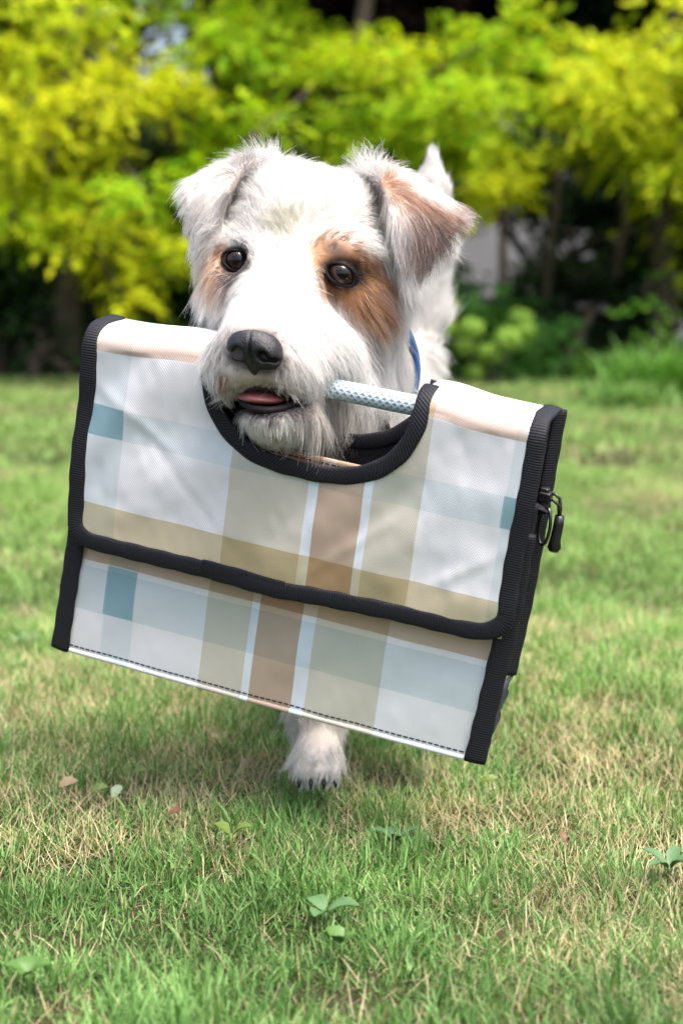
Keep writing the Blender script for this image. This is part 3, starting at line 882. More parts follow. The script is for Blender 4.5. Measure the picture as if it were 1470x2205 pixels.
ribbon('flap_edging', path, 0.0118, 0.0040, bag, M_WEB, nrm, seg=0.0025)
ribbon('edging_overlap', [[u, v - .0022, .0076] for u, v in [(0.100, .1302), (0.112, .1300), (0.13, .1303), (0.150, .1314), (0.158, .1312)]], 0.0095, 0.0024, bag, M_WEB, seg=0.003)

# opening edging, over the roll and round the U
def cut_path(c, fn, over):
    us = (c[0] + c[1]) / 2 + (c[1] - c[0]) / 2 * np.sin(np.linspace(-math.pi / 2, math.pi / 2, 60))
    P = []; Nv = []
    for s in np.linspace(over, 0.0, 10):
        v, w = fn(np.array([c[0]]), np.array([s])); P.append([c[0], float(v[0]), float(w[0])]); Nv.append(top_n(s) if fn is flap_point else (0, 0, 1))
    for u in us[1:-1]:
        s = float(cut_v(np.array([u]), c)[0])
        if s < 0.003: continue
        v, w = fn(np.array([u]), np.array([s])); P.append([u, float(v[0]), float(w[0]) + .001]); Nv.append((0, 0, 1))
    for s in np.linspace(0.0, over, 10):
        v, w = fn(np.array([c[1]]), np.array([s])); P.append([c[1], float(v[0]), float(w[0])]); Nv.append(top_n(s) if fn is flap_point else (0, 0, 1))
    return P, Nv
P, Nv = cut_path((CU0 - .001, CU1 + .0015, CVB + .002), flap_point, -0.019)
ribbon('opening_edging', P, 0.0112, 0.0042, bag, M_WEBT, Nv, seg=0.0025)
P, Nv = cut_path(BC, back_point, 0.0)
for q in P: q[2] += 0.0
ribbon('rear_opening_edging', P, 0.0105, 0.0045, bag, M_WEBT, Nv, seg=0.003)
# side edging of the front panel
for u_top, u_bot, nm in ((0.0040, -0.0020, 'side_edging'), (0.3040, 0.2975, 'side_edging')):
    vs2 = np.linspace(0.06, 0.2165, 24)
    P = [[u_top + (u_bot - u_top) * max(0, (v - .11)) / .1, v, -0.0026] for v in vs2]
    nv = (0.25, 0, 1) if u_top > .1 else (-0.15, 0, 1)
    ribbon(nm, P, 0.0138, 0.0046, bag, M_WEB, [nv] * len(P), seg=0.003)
# gussets: black folded side walls, grey at the foot
for u_s, sgn in ((0.302, 1), (0.001, -1)):
    nv_, nw_ = 40, 9
    vv = np.linspace(-0.004, 0.214, nv_); V = []
    for v in vv:
        wb = W_BACK + 0.004 + 0.010 * np.clip((v - .12) / .1, 0, 1)
        for j in range(nw_):
            t = j / (nw_ - 1)
            fold = 0.003 * abs(math.sin(t * 2 * math.pi)) * np.clip(1 - v / .2, .2, 1) * 1.2
            du = -0.004 * max(0, v - .11) / .1
            V.append([u_s + du - sgn * 0.002 + sgn * fold * 0.6, v, -0.008 + (wb + .008) * t])
    V = np.array(V); gi = np.arange(nv_ * nw_).reshape(nv_, nw_)
    F4 = np.stack([gi[:-1, :-1], gi[1:, :-1], gi[1:, 1:], gi[:-1, 1:]], -1).reshape(-1, 4)
    o = mesh_obj('gusset', B(V[:, 0], V[:, 1], V[:, 2]), F4, M_BLACK, bag, smooth=True)
    md = o.modifiers.new('thickness', 'SOLIDIFY'); md.thickness = 0.0012; md.offset = 0
    P = [[u_s + sgn * 0.0035 - 0.004 * max(0, v - .11) / .1, v, W_BACK + 0.004 + 0.010 * float(np.clip((v - .12) / .1, 0, 1))] for v in np.linspace(-0.012, 0.165, 26)]
    ribbon('rear_edging', P, 0.0115, 0.0040, bag, M_WEB, [(sgn * 0.8, 0, .6)] * len(P), seg=0.003)
    P = [[u_s + sgn * 0.0025 - 0.004 * max(0, v - .11) / .1, v, -0.018 - 0.03 * max(0, (.16 - v)) * 0.3] for v in np.linspace(0.045, 0.19, 20)]
    ribbon('gusset_fold', P, 0.006, 0.0035, bag, M_WEB, [(sgn, 0, .2)] * len(P), seg=0.003)
    V = []
    for v in np.linspace(0.166, 0.216, 14):
        t = (v - .166) / .05
        for j, w in enumerate(np.linspace(-.010, -0.038 + 0.020 * t * t, 6)):
            V.append([u_s - 0.004 * max(0, v - .11) / .1 + sgn * (0.004 + 0.002 * math.sin(v * 400 + j)) * (1 - .5 * t), v, w])
    V = np.array(V); gi = np.arange(14 * 6).reshape(14, 6)
    F4 = np.stack([gi[:-1, :-1], gi[1:, :-1], gi[1:, 1:], gi[:-1, 1:]], -1).reshape(-1, 4)
    o = mesh_obj('rear_pocket_corner', B(V[:, 0], V[:, 1], V[:, 2]), F4, M_GREYF, bag, smooth=True)
    md = o.modifiers.new('thickness', 'SOLIDIFY'); md.thickness = 0.0015; md.offset = 0
# bottom closing piece and hem
m = MB()
nb_ = 40
Vb = []
for i in range(nb_):
    u = 0.001 + 0.297 * i / (nb_ - 1)
    for w in np.linspace(-.004, -.030, 4): Vb.append([u - .002, 0.2135 + 0.001 * math.sin(u * 9), w])
Vb = np.array(Vb); gi = np.arange(nb_ * 4).reshape(nb_, 4)
F4 = np.stack([gi[:-1, :-1], gi[:-1, 1:], gi[1:, 1:], gi[1:, :-1]], -1).reshape(-1, 4)
mesh_obj('base_panel', B(Vb[:, 0], Vb[:, 1], Vb[:, 2]), F4, M_BLACK, bag)
us = np.linspace(0.002, 0.2945, 90)
hv = 0.2150 + 0.001 * np.sin(us * 9)
P = np.stack([us, hv + .0005, np.full_like(us, -0.0035)], -1)
Vh = []; Uh = []
nh = 12
for k in range(nh):
    a = 2 * math.pi * k / nh
    Q = P + np.stack([0 * us, np.full_like(us, math.cos(a) * .0018), np.full_like(us, math.sin(a) * .0018)], -1)
    Vh.append(B(Q[:, 0], Q[:, 1], Q[:, 2])); Uh.append(np.stack([us, np.full_like(us, .21)], -1))
gi = np.arange(nh * 90).reshape(nh, 90); g2 = np.roll(gi, -1, 0)
mesh_obj('bottom_hem', np.array(Vh).reshape(-1, 3), np.stack([gi[:, :-1], gi[:, 1:], g2[:, 1:], g2[:, :-1]], -1).reshape(-1, 4), M_LOW, bag, smooth=True, uv=np.array(Uh).reshape(-1, 2))
m = MB()
for u in np.arange(0.006, 0.292, 0.0042):
    for (uu, vv_, w) in [(u, 0.2116 + 0.001 * math.sin(u * 9), None)]:
        w = float(low_point(np.array([uu]), np.array([vv_]))[1][0]) + .0008
        m.box(B(uu, vv_, w), (WU, WV, WN), (0.0031, 0.00075, 0.0007))
o = m.build('stitching', M_THREAD, bag, smooth=False); o['kind'] = 'stuff'
m = MB()
for u in np.arange(0.105, 0.215, 0.0042):
    w = float(low_point(np.array([u]), np.array([LOW_TOP + .0035]))[1][0]) + .0008
    m.box(B(u, LOW_TOP + .0035, w), (WU, WV, WN), (0.0031, 0.0006, 0.0006))
o = m.build('stitching', M_THREAD, bag, smooth=False); o['kind'] = 'stuff'

# handle: clear blue braided hose across the opening
def hose_mat():
    m, nt, out = new_mat('braided_hose')
    at = N(nt, 'ShaderNodeAttribute', attribute_name='cloth')
    sp = N(nt, 'ShaderNodeSeparateXYZ'); nt.links.new(at.outputs['Vector'], sp.inputs[0])
    # u: metres along, v: turns round
    hs = []
    for sg in (1, -1):
        a = N(nt, 'ShaderNodeMath', operation='MULTIPLY'); a.inputs[1].default_value = 6.283 * 210
        b = N(nt, 'ShaderNodeMath', operation='MULTIPLY'); b.inputs[1].default_value = sg * 6.283 * 9
        c = N(nt, 'ShaderNodeMath', operation='ADD'); d = N(nt, 'ShaderNodeMath', operation='SINE')
        nt.links.new(sp.outputs[0], a.inputs[0]); nt.links.new(sp.outputs[1], b.inputs[0])
        nt.links.new(a.outputs[0], c.inputs[0]); nt.links.new(b.outputs[0], c.inputs[1]); nt.links.new(c.outputs[0], d.inputs[0]); hs.append(d)
    mx = N(nt, 'ShaderNodeMath', operation='MAXIMUM'); nt.links.new(hs[0].outputs[0], mx.inputs[0]); nt.links.new(hs[1].outputs[0], mx.inputs[1])
    r = N(nt, 'ShaderNodeValToRGB'); r.color_ramp.elements[0].position = 0.35; r.color_ramp.elements[0].color = (0.36, 0.46, 0.53, 1)
    r.color_ramp.elements[1].position = 0.8; r.color_ramp.elements[1].color = (0.56, 0.67, 0.74, 1)
    nt.links.new(mx.outputs[0], r.inputs[0])
    p = N(nt, 'ShaderNodeBsdfPrincipled'); p.inputs['Roughness'].default_value = 0.4
    p.inputs['Coat Weight'].default_value = 0.8; p.inputs['Coat Roughness'].default_value = 0.12
    nt.links.new(r.outputs[0], p.inputs['Base Color'])
    b = N(nt, 'ShaderNodeBump'); b.inputs['Distance'].default_value = 0.0005; b.inputs['Strength'].default_value = 0.6
    nt.links.new(mx.outputs[0], b.inputs['Height']); nt.links.new(b.outputs[0], p.inputs['Normal'])
    nt.links.new(p.outputs[0], out.inputs[0])
    return m
nh, nl = 24, 60
us = np.linspace(0.070, 0.248, nl); V = []; Uv = []
for k in range(nh + 1):
    a = 2 * math.pi * k / nh
    V.append(B(us, -0.0015 + 0.0008 * np.sin((us - .07) * 18) + 0.0066 * math.cos(a), -0.016 + 0.0066 * math.sin(a))); Uv.append(np.stack([us, np.full(nl, k / nh)], -1))
gi = np.arange((nh + 1) * nl).reshape(nh + 1, nl)
mesh_obj('handle', np.array(V).reshape(-1, 3), np.stack([gi[:-1, :-1], gi[:-1, 1:], gi[1:, 1:], gi[1:, :-1]], -1).reshape(-1, 4), hose_mat(), bag, smooth=True, uv=np.array(Uv).reshape(-1, 2))

# zip slider, cord puller and ring on the right gusset
def BW(*p): return B(*[float(c) for c in p])
m = MB(); m.tube([BW(.3085, .0405, -.030), BW(.313, .039, -.030), BW(.3165, .041, -.030), BW(.318, .047, -.030), BW(.3185, .054, -.030)], 0.0011, 8); m.tube([BW(.3085, .044, -.028), BW(.313, .042, -.027), BW(.317, .045, -.028), BW(.3185, .054, -.030)], 0.0011, 8)
zp = m.build('zip_pull_cord', M_PLAST, bag)
m = MB(); m.tube([BW(.3185, .052, -.030), BW(.3187, .058, -.030), BW(.3183, .068, -.030), BW(.3185, .073, -.030), BW(.3184, .0755, -.030)], [0.0030, 0.0033, 0.0034, 0.0044, 0.0030], 14)
m.build('zip_pull', M_PLAST, bag)
m = MB(); m.box(BW(.3075, .042, -.030), (WU, WV, WN), (.008, .007, .009)); m.box(BW(.3065, .039, -.030), (WU, WV, WN), (.006, .006, .006))
zs = m.build('zip_slider', M_PLAST, bag, smooth=False)
bv = zs.modifiers.new('round', 'BEVEL'); bv.width = 0.0015; bv.segments = 3
m = MB()
ring = [BW(.3110 + .0040 * math.cos(a) , .0600 + .0120 * math.sin(a), -.026 + .0032 * math.cos(a)) for a in np.linspace(0, 2 * math.pi, 28)[:-1]]
m.tube(ring, 0.0011, 8, closed=True)
m.build('carry_ring', mat_simple('gunmetal', (0.10, 0.10, 0.11), 0.28, 0.2, 80, metal=0.9), bag)
ribbon('ring_loop', [[.300, .047, -.022], [.306, .047, -.024], [.3115, .049, -.026], [.309, .053, -.029], [.303, .053, -.029]], 0.008, 0.0022, bag, M_WEB, [(0.1, -1, 0.2)] * 5, seg=0.002)

# ------------------------------------------------------------------ the dog: one continuous skin grown from a blended volume
H = 0.003
G0 = np.array([-0.15, 1.00, -0.012]); G1 = np.array([0.19, 1.66, 0.50])
gn = np.ceil((G1 - G0) / H).astype(int)
FLD = np.full(gn, 1.0, dtype=np.float32)
AX = [G0[k] + H * np.arange(gn[k]) for k in range(3)]

def sub(lo, hi):
    a = np.clip(np.floor((np.array(lo) - G0) / H).astype(int), 0, gn - 1); b = np.clip(np.ceil((np.array(hi) - G0) / H).astype(int) + 1, 1, gn)
    sl = tuple(slice(a[k], b[k]) for k in range(3))
    X, Y, Z = np.meshgrid(AX[0][sl[0]], AX[1][sl[1]], AX[2][sl[2]], indexing='ij', sparse=True)
    return sl, X, Y, Z

def blend(sl, d, k, mode='add'):
    a = FLD[sl]
    if mode == 'cut':
        h = np.clip(0.5 - 0.5 * (a + d) / k, 0, 1)
        FLD[sl] = a * (1 - h) + (-d) * h + k * h * (1 - h)
    elif k <= 0:
        FLD[sl] = np.minimum(a, d)
    else:
        h = np.clip(0.5 + 0.5 * (a - d) / k, 0, 1)
        FLD[sl] = a * (1 - h) + d * h - k * h * (1 - h)

def ell(c, r, k=0.02, ax=None, mode='add'):
    c = np.array(c, float); r = np.array(r, float); R = r.max() + 2 * k + 0.006
    sl, X, Y, Z = sub(c - R, c + R)
    P = [X - c[0], Y - c[1], Z - c[2]]
    if ax is not None:
        P = [P[0] * a[0] + P[1] * a[1] + P[2] * a[2] for a in np.array(ax, float)]
    q = np.sqrt((P[0] / r[0]) ** 2 + (P[1] / r[1]) ** 2 + (P[2] / r[2]) ** 2)
    g = np.sqrt((P[0] / r[0] ** 2) ** 2 + (P[1] / r[1] ** 2) ** 2 + (P[2] / r[2] ** 2) ** 2) + 1e-6
    d = q * (q - 1) / g
    blend(sl, d.astype(np.float32), k, mode)

def cap(a, b, ra, rb, k=0.015):
    a = np.array(a, float); b = np.array(b, float); R = max(ra, rb) + 2 * k + 0.006
    sl, X, Y, Z = sub(np.minimum(a, b) - R, np.maximum(a, b) + R)
    ab = b - a
    t = np.clip(((X - a[0]) * ab[0] + (Y - a[1]) * ab[1] + (Z - a[2]) * ab[2]) / (ab @ ab), 0, 1)
    d = np.sqrt((X - a[0] - t * ab[0]) ** 2 + (Y - a[1] - t * ab[1]) ** 2 + (Z - a[2] - t * ab[2]) ** 2) - (ra + (rb - ra) * t)
    blend(sl, d.astype(np.float32), k)

def chain(pts, rad, k=0.015):
    for i in range(len(pts) - 1): cap(pts[i], pts[i + 1], rad[i], rad[i + 1], k)

# trunk of the body
ell((0.008, 1.245, 0.235), (0.052, 0.082, 0.082), 0.03)
ell((0.012, 1.34, 0.230), (0.050, 0.120, 0.068), 0.03)
ell((0.034, 1.455, 0.234), (0.046, 0.070, 0.066), 0.03)
ell((0.010, 1.27, 0.286), (0.040, 0.055, 0.040), 0.025)
# neck
chain([(0.004, 1.25, 0.275), (-0.008, 1.215, 0.322), (-0.012, 1.180, 0.372)], [0.052, 0.044, 0.044], 0.025)
# legs: the reaching front leg, the folded front leg, the two hind legs
chain([(-0.022, 1.245, 0.205), (-0.026, 1.262, 0.150), (-0.020, 1.222, 0.100), (-0.018, 1.192, 0.068), (-0.0168, 1.170, 0.044)], [0.038, 0.026, 0.016, 0.0145, 0.0145], 0.02)
chain([(0.055, 1.245, 0.205), (0.064, 1.262, 0.155), (0.062, 1.205, 0.118), (0.062, 1.225, 0.085), (0.062, 1.222, 0.070)], [0.036, 0.025, 0.016, 0.015, 0.017], 0.02)
chain([(0.030, 1.46, 0.235), (0.014, 1.425, 0.165), (0.012, 1.505, 0.100), (0.012, 1.490, 0.030), (0.012, 1.468, 0.018)], [0.048, 0.032, 0.017, 0.014, 0.016], 0.02)
chain([(0.070, 1.46, 0.225), (0.088, 1.440, 0.170), (0.090, 1.545, 0.110), (0.090, 1.560, 0.045), (0.090, 1.540, 0.018)], [0.048, 0.032, 0.017, 0.014, 0.016], 0.02)
# paws with four toes each
PAW = np.array([-0.0165, 1.160, 0.0395])
def paw(c, tilt=0.0):
    c = np.array(c, float)
    ell(c, (0.0145, 0.020, 0.012), 0.01)
    for i, dx in enumerate((-0.0110, -0.0040, 0.0040, 0.0110)):
        ell(c + [dx, -0.016 + 0.004 * abs(dx) / 0.0125, -0.004 - tilt], (0.0052, 0.010, 0.0070), 0.005)
paw(PAW, 0.003); paw((0.062, 1.210, 0.064)); paw((0.012, 1.455, 0.016)); paw((0.090, 1.527, 0.016))
# tail: upright, tapered
TAIL = [(0.052, 1.49, 0.285), (0.066, 1.512, 0.335), (0.077, 1.515, 0.395), (0.0785, 1.510, 0.445), (0.0790, 1.505, 0.476)]
chain(TAIL, [0.024, 0.021, 0.0175, 0.0135, 0.0055], 0.012)
# skull, brow, cheeks, muzzle
Fh = U(548, 752, 1.035) - U(640, 560, 1.150); Fh /= np.linalg.norm(Fh)
ell(U(650, 525, 1.165), (0.055, 0.058, 0.047), 0.02)
ell(U(655, 482, 1.150), (0.050, 0.045, 0.034), 0.02)
ell(U(505, 640, 1.135), (0.024, 0.034, 0.032), 0.02)
ell(U(790, 650, 1.145), (0.028, 0.036, 0.036), 0.02)
ell(U(540, 530, 1.130), (0.018, 0.018, 0.012), 0.015)
ell(U(745, 540, 1.112), (0.022, 0.018, 0.014), 0.015)
cap(U(628, 585, 1.125), U(555, 735, 1.050), 0.032, 0.0215, 0.02)
ell(U(505, 785, 1.064), (0.017, 0.024, 0.019), 0.014)
ell(U(615, 790, 1.064), (0.021, 0.026, 0.020), 0.014)
ell(U(560, 800, 1.052), (0.020, 0.014, 0.012), 0.010)
ell(U(680, 760, 1.095), (0.026, 0.030, 0.026), 0.02)
# lower jaw, hanging open
cap(U(690, 830, 1.125), U(590, 893, 1.062), 0.024, 0.0145, 0.012)
ell(U(605, 897, 1.072), (0.025, 0.025, 0.0090), 0.012)
cap(U(735, 820, 1.155), U(690, 865, 1.115), 0.034, 0.019, 0.02)
# mouth opening and eye sockets
ell(U(570, 857, 1.052), (0.0235, 0.032, 0.0088), 0.004, mode='cut')
ell(U(630, 858, 1.066), (0.010, 0.022, 0.0060), 0.004, mode='cut')
EYE_L = U(509, 561, 1.1150); EYE_R = U(735, 590, 1.0965)
ell(EYE_L + [-.001, -.008, 0], (0.0095, 0.013, 0.0085), 0.004, mode='cut')
ell(EYE_R + [0, -.008, 0], (0.0100, 0.013, 0.0088), 0.004, mode='cut')
# ears: folded leather laid as rows of control points (pixel, pixel, depth)
def catmull(P, n):
    P = np.array(P, float); P = np.concatenate([[2 * P[0] - P[1]], P, [2 * P[-1] - P[-2]]])
    out = []
    m = len(P) - 3
    for t in np.linspace(0, m - 1e-6, n):
        i = int(t); f = t - i
        p0, p1, p2, p3 = P[i:i + 4]
        out.append(0.5 * ((2 * p1) + (-p0 + p2) * f + (2 * p0 - 5 * p1 + 4 * p2 - p3) * f * f + (-p0 + 3 * p1 - 3 * p2 + p3) * f ** 3))
    return np.array(out)
def sheet(rows, na=34, nb=34):
    R = [catmull([U(*p) for p in r], na) for r in rows]
    R = np.array(R)
    return np.array([catmull(R[:, i], nb) for i in range(na)])       # na, nb, 3
EAR_L = sheet([  # rows from skull attachment, over the fold, to the hanging edge
    [(540, 455, 1.165), (585, 400, 1.165), (620, 385, 1.165)],
    [(480, 420, 1.165), (545, 380, 1.168), (600, 360, 1.165)],
    [(420, 405, 1.158), (490, 372, 1.160), (572, 350, 1.152)],
    [(400, 402, 1.142), (455, 375, 1.138), (540, 352, 1.130)],
    [(408, 440, 1.128), (445, 428, 1.122), (508, 385, 1.120)],
    [(418, 505, 1.126), (440, 490, 1.120), (480, 440, 1.116)],
    [(432, 566, 1.130), (440, 555, 1.126), (460, 515, 1.124)]])
EAR_R = sheet([
    [(770, 405, 1.160), (810, 430, 1.165), (845, 480, 1.168)],
    [(785, 375, 1.160), (850, 392, 1.168), (880, 440, 1.172)],
    [(805, 372, 1.144), (895, 398, 1.154), (975, 450, 1.162)],
    [(822, 390, 1.122), (905, 415, 1.132), (990, 460, 1.148)],
    [(838, 430, 1.106), (900, 460, 1.112), (975, 492, 1.130)],
    [(852, 500, 1.100), (895, 520, 1.104), (935, 536, 1.118)],
    [(868, 582, 1.104), (878, 590, 1.106), (892, 586, 1.110)]])
for S_ in (EAR_L, EAR_R):
    pts = S_.reshape(-1, 3)
    lo, hi = pts.min(0) - 0.012, pts.max(0) + 0.012
    sl, X, Y, Z = sub(lo, hi)
    shape = FLD[sl].shape
    dmin = np.full(shape, 1.0, np.float32)
    a0 = np.array([s.start for s in sl])
    w = 3
    for p in pts:
        q = np.round((p - G0) / H).astype(int) - a0
        s3 = tuple(slice(max(0, q[k] - w), min(shape[k], q[k] + w + 1)) for k in range(3))
        d = np.sqrt((X[s3[0]] - p[0]) ** 2 + (Y[:, s3[1]] - p[1]) ** 2 + (Z[:, :, s3[2]] - p[2]) ** 2)
        dmin[s3] = np.minimum(dmin[s3], d)
    blend(sl, dmin - 0.0036, 0.006)

def surface_nets(f, o, h):
    s = f < 0
    c = np.zeros(np.array(f.shape) - 1, np.int8)
    for i in (0, 1):
        for j in (0, 1):
            for k in (0, 1):
                c += s[i:f.shape[0] - 1 + i, j:f.shape[1] - 1 + j, k:f.shape[2] - 1 + k]
    act = (c > 0) & (c < 8)
    I = np.argwhere(act)
    idx = -np.ones(act.shape, np.int64); idx[act] = np.arange(len(I))
    P = np.zeros((len(I), 3)); W = np.zeros(len(I))
    cor = [np.array([i, j, k]) for i in (0, 1) for j in (0, 1) for k in (0, 1)]
    val = {tuple(q): f[I[:, 0] + q[0], I[:, 1] + q[1], I[:, 2] + q[2]] for q in cor}
    for q in cor:
        for ax in range(3):
            if q[ax] == 0:
                q2 = q.copy(); q2[ax] = 1
                a, b = val[tuple(q)], val[tuple(q2)]
                m = (a < 0) != (b < 0)
                t = np.where(m, a / np.where(m, a - b, 1), 0)
                p = q[None] + t[:, None] * (q2 - q)[None]
                P += p * m[:, None]; W += m
    V = o + h * (I + P / W[:, None])
    faces = []
    for ax in range(3):
        b, c_ = [(1, 2), (2, 0), (0, 1)][ax]
        sh = list(f.shape)
        lo = [slice(0, sh[0]), slice(0, sh[1]), slice(0, sh[2])]
        A = [slice(1, sh[k] - 1) for k in range(3)]; A[ax] = slice(0, sh[ax] - 1)
        A2 = list(A); A2[ax] = slice(1, sh[ax])
        sa, sb = s[tuple(A)], s[tuple(A2)]
        E_ = np.argwhere(sa != sb)
        off = np.array([a.start for a in A])
        sgn = sa[tuple(E_.T)]
        E_ = E_ + off
        def cell(db, dc):
            q = E_.copy(); q[:, b] += db; q[:, c_] += dc
            return idx[tuple(q.T)]
        q = np.stack([cell(-1, -1), cell(0, -1), cell(0, 0), cell(-1, 0)], -1)
        q[~sgn] = q[~sgn][:, ::-1]
        faces.append(q)
    Fq = np.concatenate(faces)
    return V, Fq
DV, DF = surface_nets(FLD, G0, H)
# keep only the connected body (stray specks are dropped)
def vertex_normals(V, F_):
    n = np.cross(V[F_[:, 2]] - V[F_[:, 0]], V[F_[:, 3]] - V[F_[:, 1]])
    out = np.zeros_like(V)
    for k in range(4): np.add.at(out, F_[:, k], n)
    return out / (np.linalg.norm(out, axis=1, keepdims=True) + 1e-12)
# light smoothing
for _ in range(2):
    acc = np.zeros_like(DV); cnt = np.zeros(len(DV))
    for k in range(4):
        a, b = DF[:, k], DF[:, (k + 1) % 4]
        np.add.at(acc, a, DV[b]); np.add.at(cnt, a, 1); np.add.at(acc, b, DV[a]); np.add.at(cnt, b, 1)
    DV = 0.5 * DV + 0.5 * acc / np.maximum(cnt, 1)[:, None]
DN = vertex_normals(DV, DF)

def smooth01(x): x = np.clip(x, 0, 1); return x * x * (3 - 2 * x)
def blob(px, py, c, r, ang=0.0, soft=0.35):
    ca, sa = math.cos(math.radians(ang)), math.sin(math.radians(ang))
    dx, dy = px - c[0], py - c[1]
    a = (dx * ca + dy * sa) / r[0]; b = (-dx * sa + dy * ca) / r[1]
    q = np.sqrt(a * a + b * b)
    return smooth01((1 + soft - q) / (2 * soft))

def coat(P, Nn):
    """fur colour for skin points: markings of this dog plus painted ear and throat shadow, fixed to its body"""
    px, py, d = project(P)
    front = smooth01((-(Nn @ FWD) + 0.25) / 0.5) * (d < 1.21)
    n1 = vnoise(px + 500, py + 500, 14, 41); n2 = vnoise(px + 500, py + 500, 45, 42)
    col = np.tile([0.80, 0.79, 0.77], (len(P), 1)) * (0.93 + 0.09 * n1[:, None])
    pxj = px + (n1 - .5) * 22; pyj = py + (n2 - .5) * 16
    def put(c, r, ang, rgb, s=1.0, soft=0.35):
        nonlocal col
        w = (blob(pxj, pyj, c, r, ang, soft) * front * s)[:, None]
        col = col * (1 - w) + np.array(rgb) * w
    TAN = (0.43, 0.235, 0.115); DTAN = (0.27, 0.14, 0.07); BLK = (0.028, 0.022, 0.022); GRY = (0.36, 0.31, 0.29)
    put((755, 600), (84, 62), 35, TAN, 1.0, .22); put((790, 650), (62, 42), 35, TAN, .95, .28); put((712, 545), (46, 40), 0, TAN, .95, .3); put((825, 610), (22, 45), -20, TAN, .8)
    put((712, 600), (32, 50), 10, DTAN, .75); put((722, 532), (26, 15), 30, (0.12, 0.10, 0.09), .75)
    put((736, 590), (47, 34), 15, BLK, .95, .25)
    put((470, 580), (34, 42), 0, (0.56, 0.38, 0.25), .9, .35); put((498, 605), (30, 18), 30, (0.22, 0.17, 0.18), .7)
    put((509, 562), (34, 33), 0, BLK, .95, .2); put((480, 545), (12, 26), -30, DTAN, .8)
    put((620, 490), (45, 26), -20, (0.52, 0.52, 0.36), .55, .6); put((600, 560), (30, 30), 0, (0.62, 0.60, 0.60), .35, .7)
    put((548, 755), (82, 68), 8, (0.34, 0.32, 0.33), .5, .30); put((552, 764), (68, 50), 10, (0.035, 0.03, 0.035), .9, .2)
    put((545, 830), (70, 22), 0, (0.42, 0.33, 0.22), .55, .5); put((640, 850), (40, 30), 0, (0.45, 0.36, 0.25), .5, .6)
    put((585, 886), (80, 15), 6, (0.05, 0.04, 0.05), .95, .3); put((655, 862), (24, 22), 0, (0.05, 0.04, 0.045), .9)
    put((590, 945), (90, 20), 0, (0.55, 0.47, 0.36), .4, .6); put((475, 825), (14, 24), 0, (0.45, 0.22, 0.12), .7)
    put((745, 890), (80, 55), 0, (0.40, 0.34, 0.26), .6, .7)  # throat: tan fur, deepened to include the shadow under hose and bag
    # ears
    put((430, 440), (26, 50), 10, GRY, .22, .6); put((507, 405), (18, 70), 28, (0.26, 0.22, 0.21), .75, .45)  # the dark streak paints the shadow inside the left ear's fold
    put((915, 452), (104, 26), 30, (0.34, 0.19, 0.12), .95, .35); put((922, 505), (62, 52), 30, (0.18, 0.115, 0.095), .95, .3)
    put((845, 400), (36, 18), 40, (0.42, 0.23, 0.12), .9, .4); put((866, 500), (16, 66), 0, (0.50, 0.46, 0.45), .7, .6)
    put((985, 440), (22, 26), 20, (0.30, 0.15, 0.09), .7, .5); put((812, 440), (22, 50), -8, (0.36, 0.31, 0.28), .7, .5)  # brown ear corner; the grey strip paints the shadowed fold beside the ear
    low = (P[:, 2] < 0.10)[:, None]
    col = np.where(low, col * np.array([0.95, 0.94, 0.93]), col)
    return np.clip(col, 0, 1)

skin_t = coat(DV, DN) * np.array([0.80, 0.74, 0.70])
mi, mj, md_ = project(DV)
inner = (blob(mi, mj, (578, 857), (80, 27), 3, .2) * (md_ < 1.09))[:, None]
skin_t = skin_t * (1 - inner) + np.array([0.05, 0.02, 0.022]) * inner
M_SKIN = mat_tint('dog_skin', 0.65, 0, (1, 1, 1), 0.3)
dog = thing('dog', 'small scruffy white terrier with tan eye patches trotting over the grass', 'dog', (0.03, 1.30, 0.0))
body = mesh_obj('body', DV, DF, M_SKIN, dog, tint=skin_t, smooth=True)

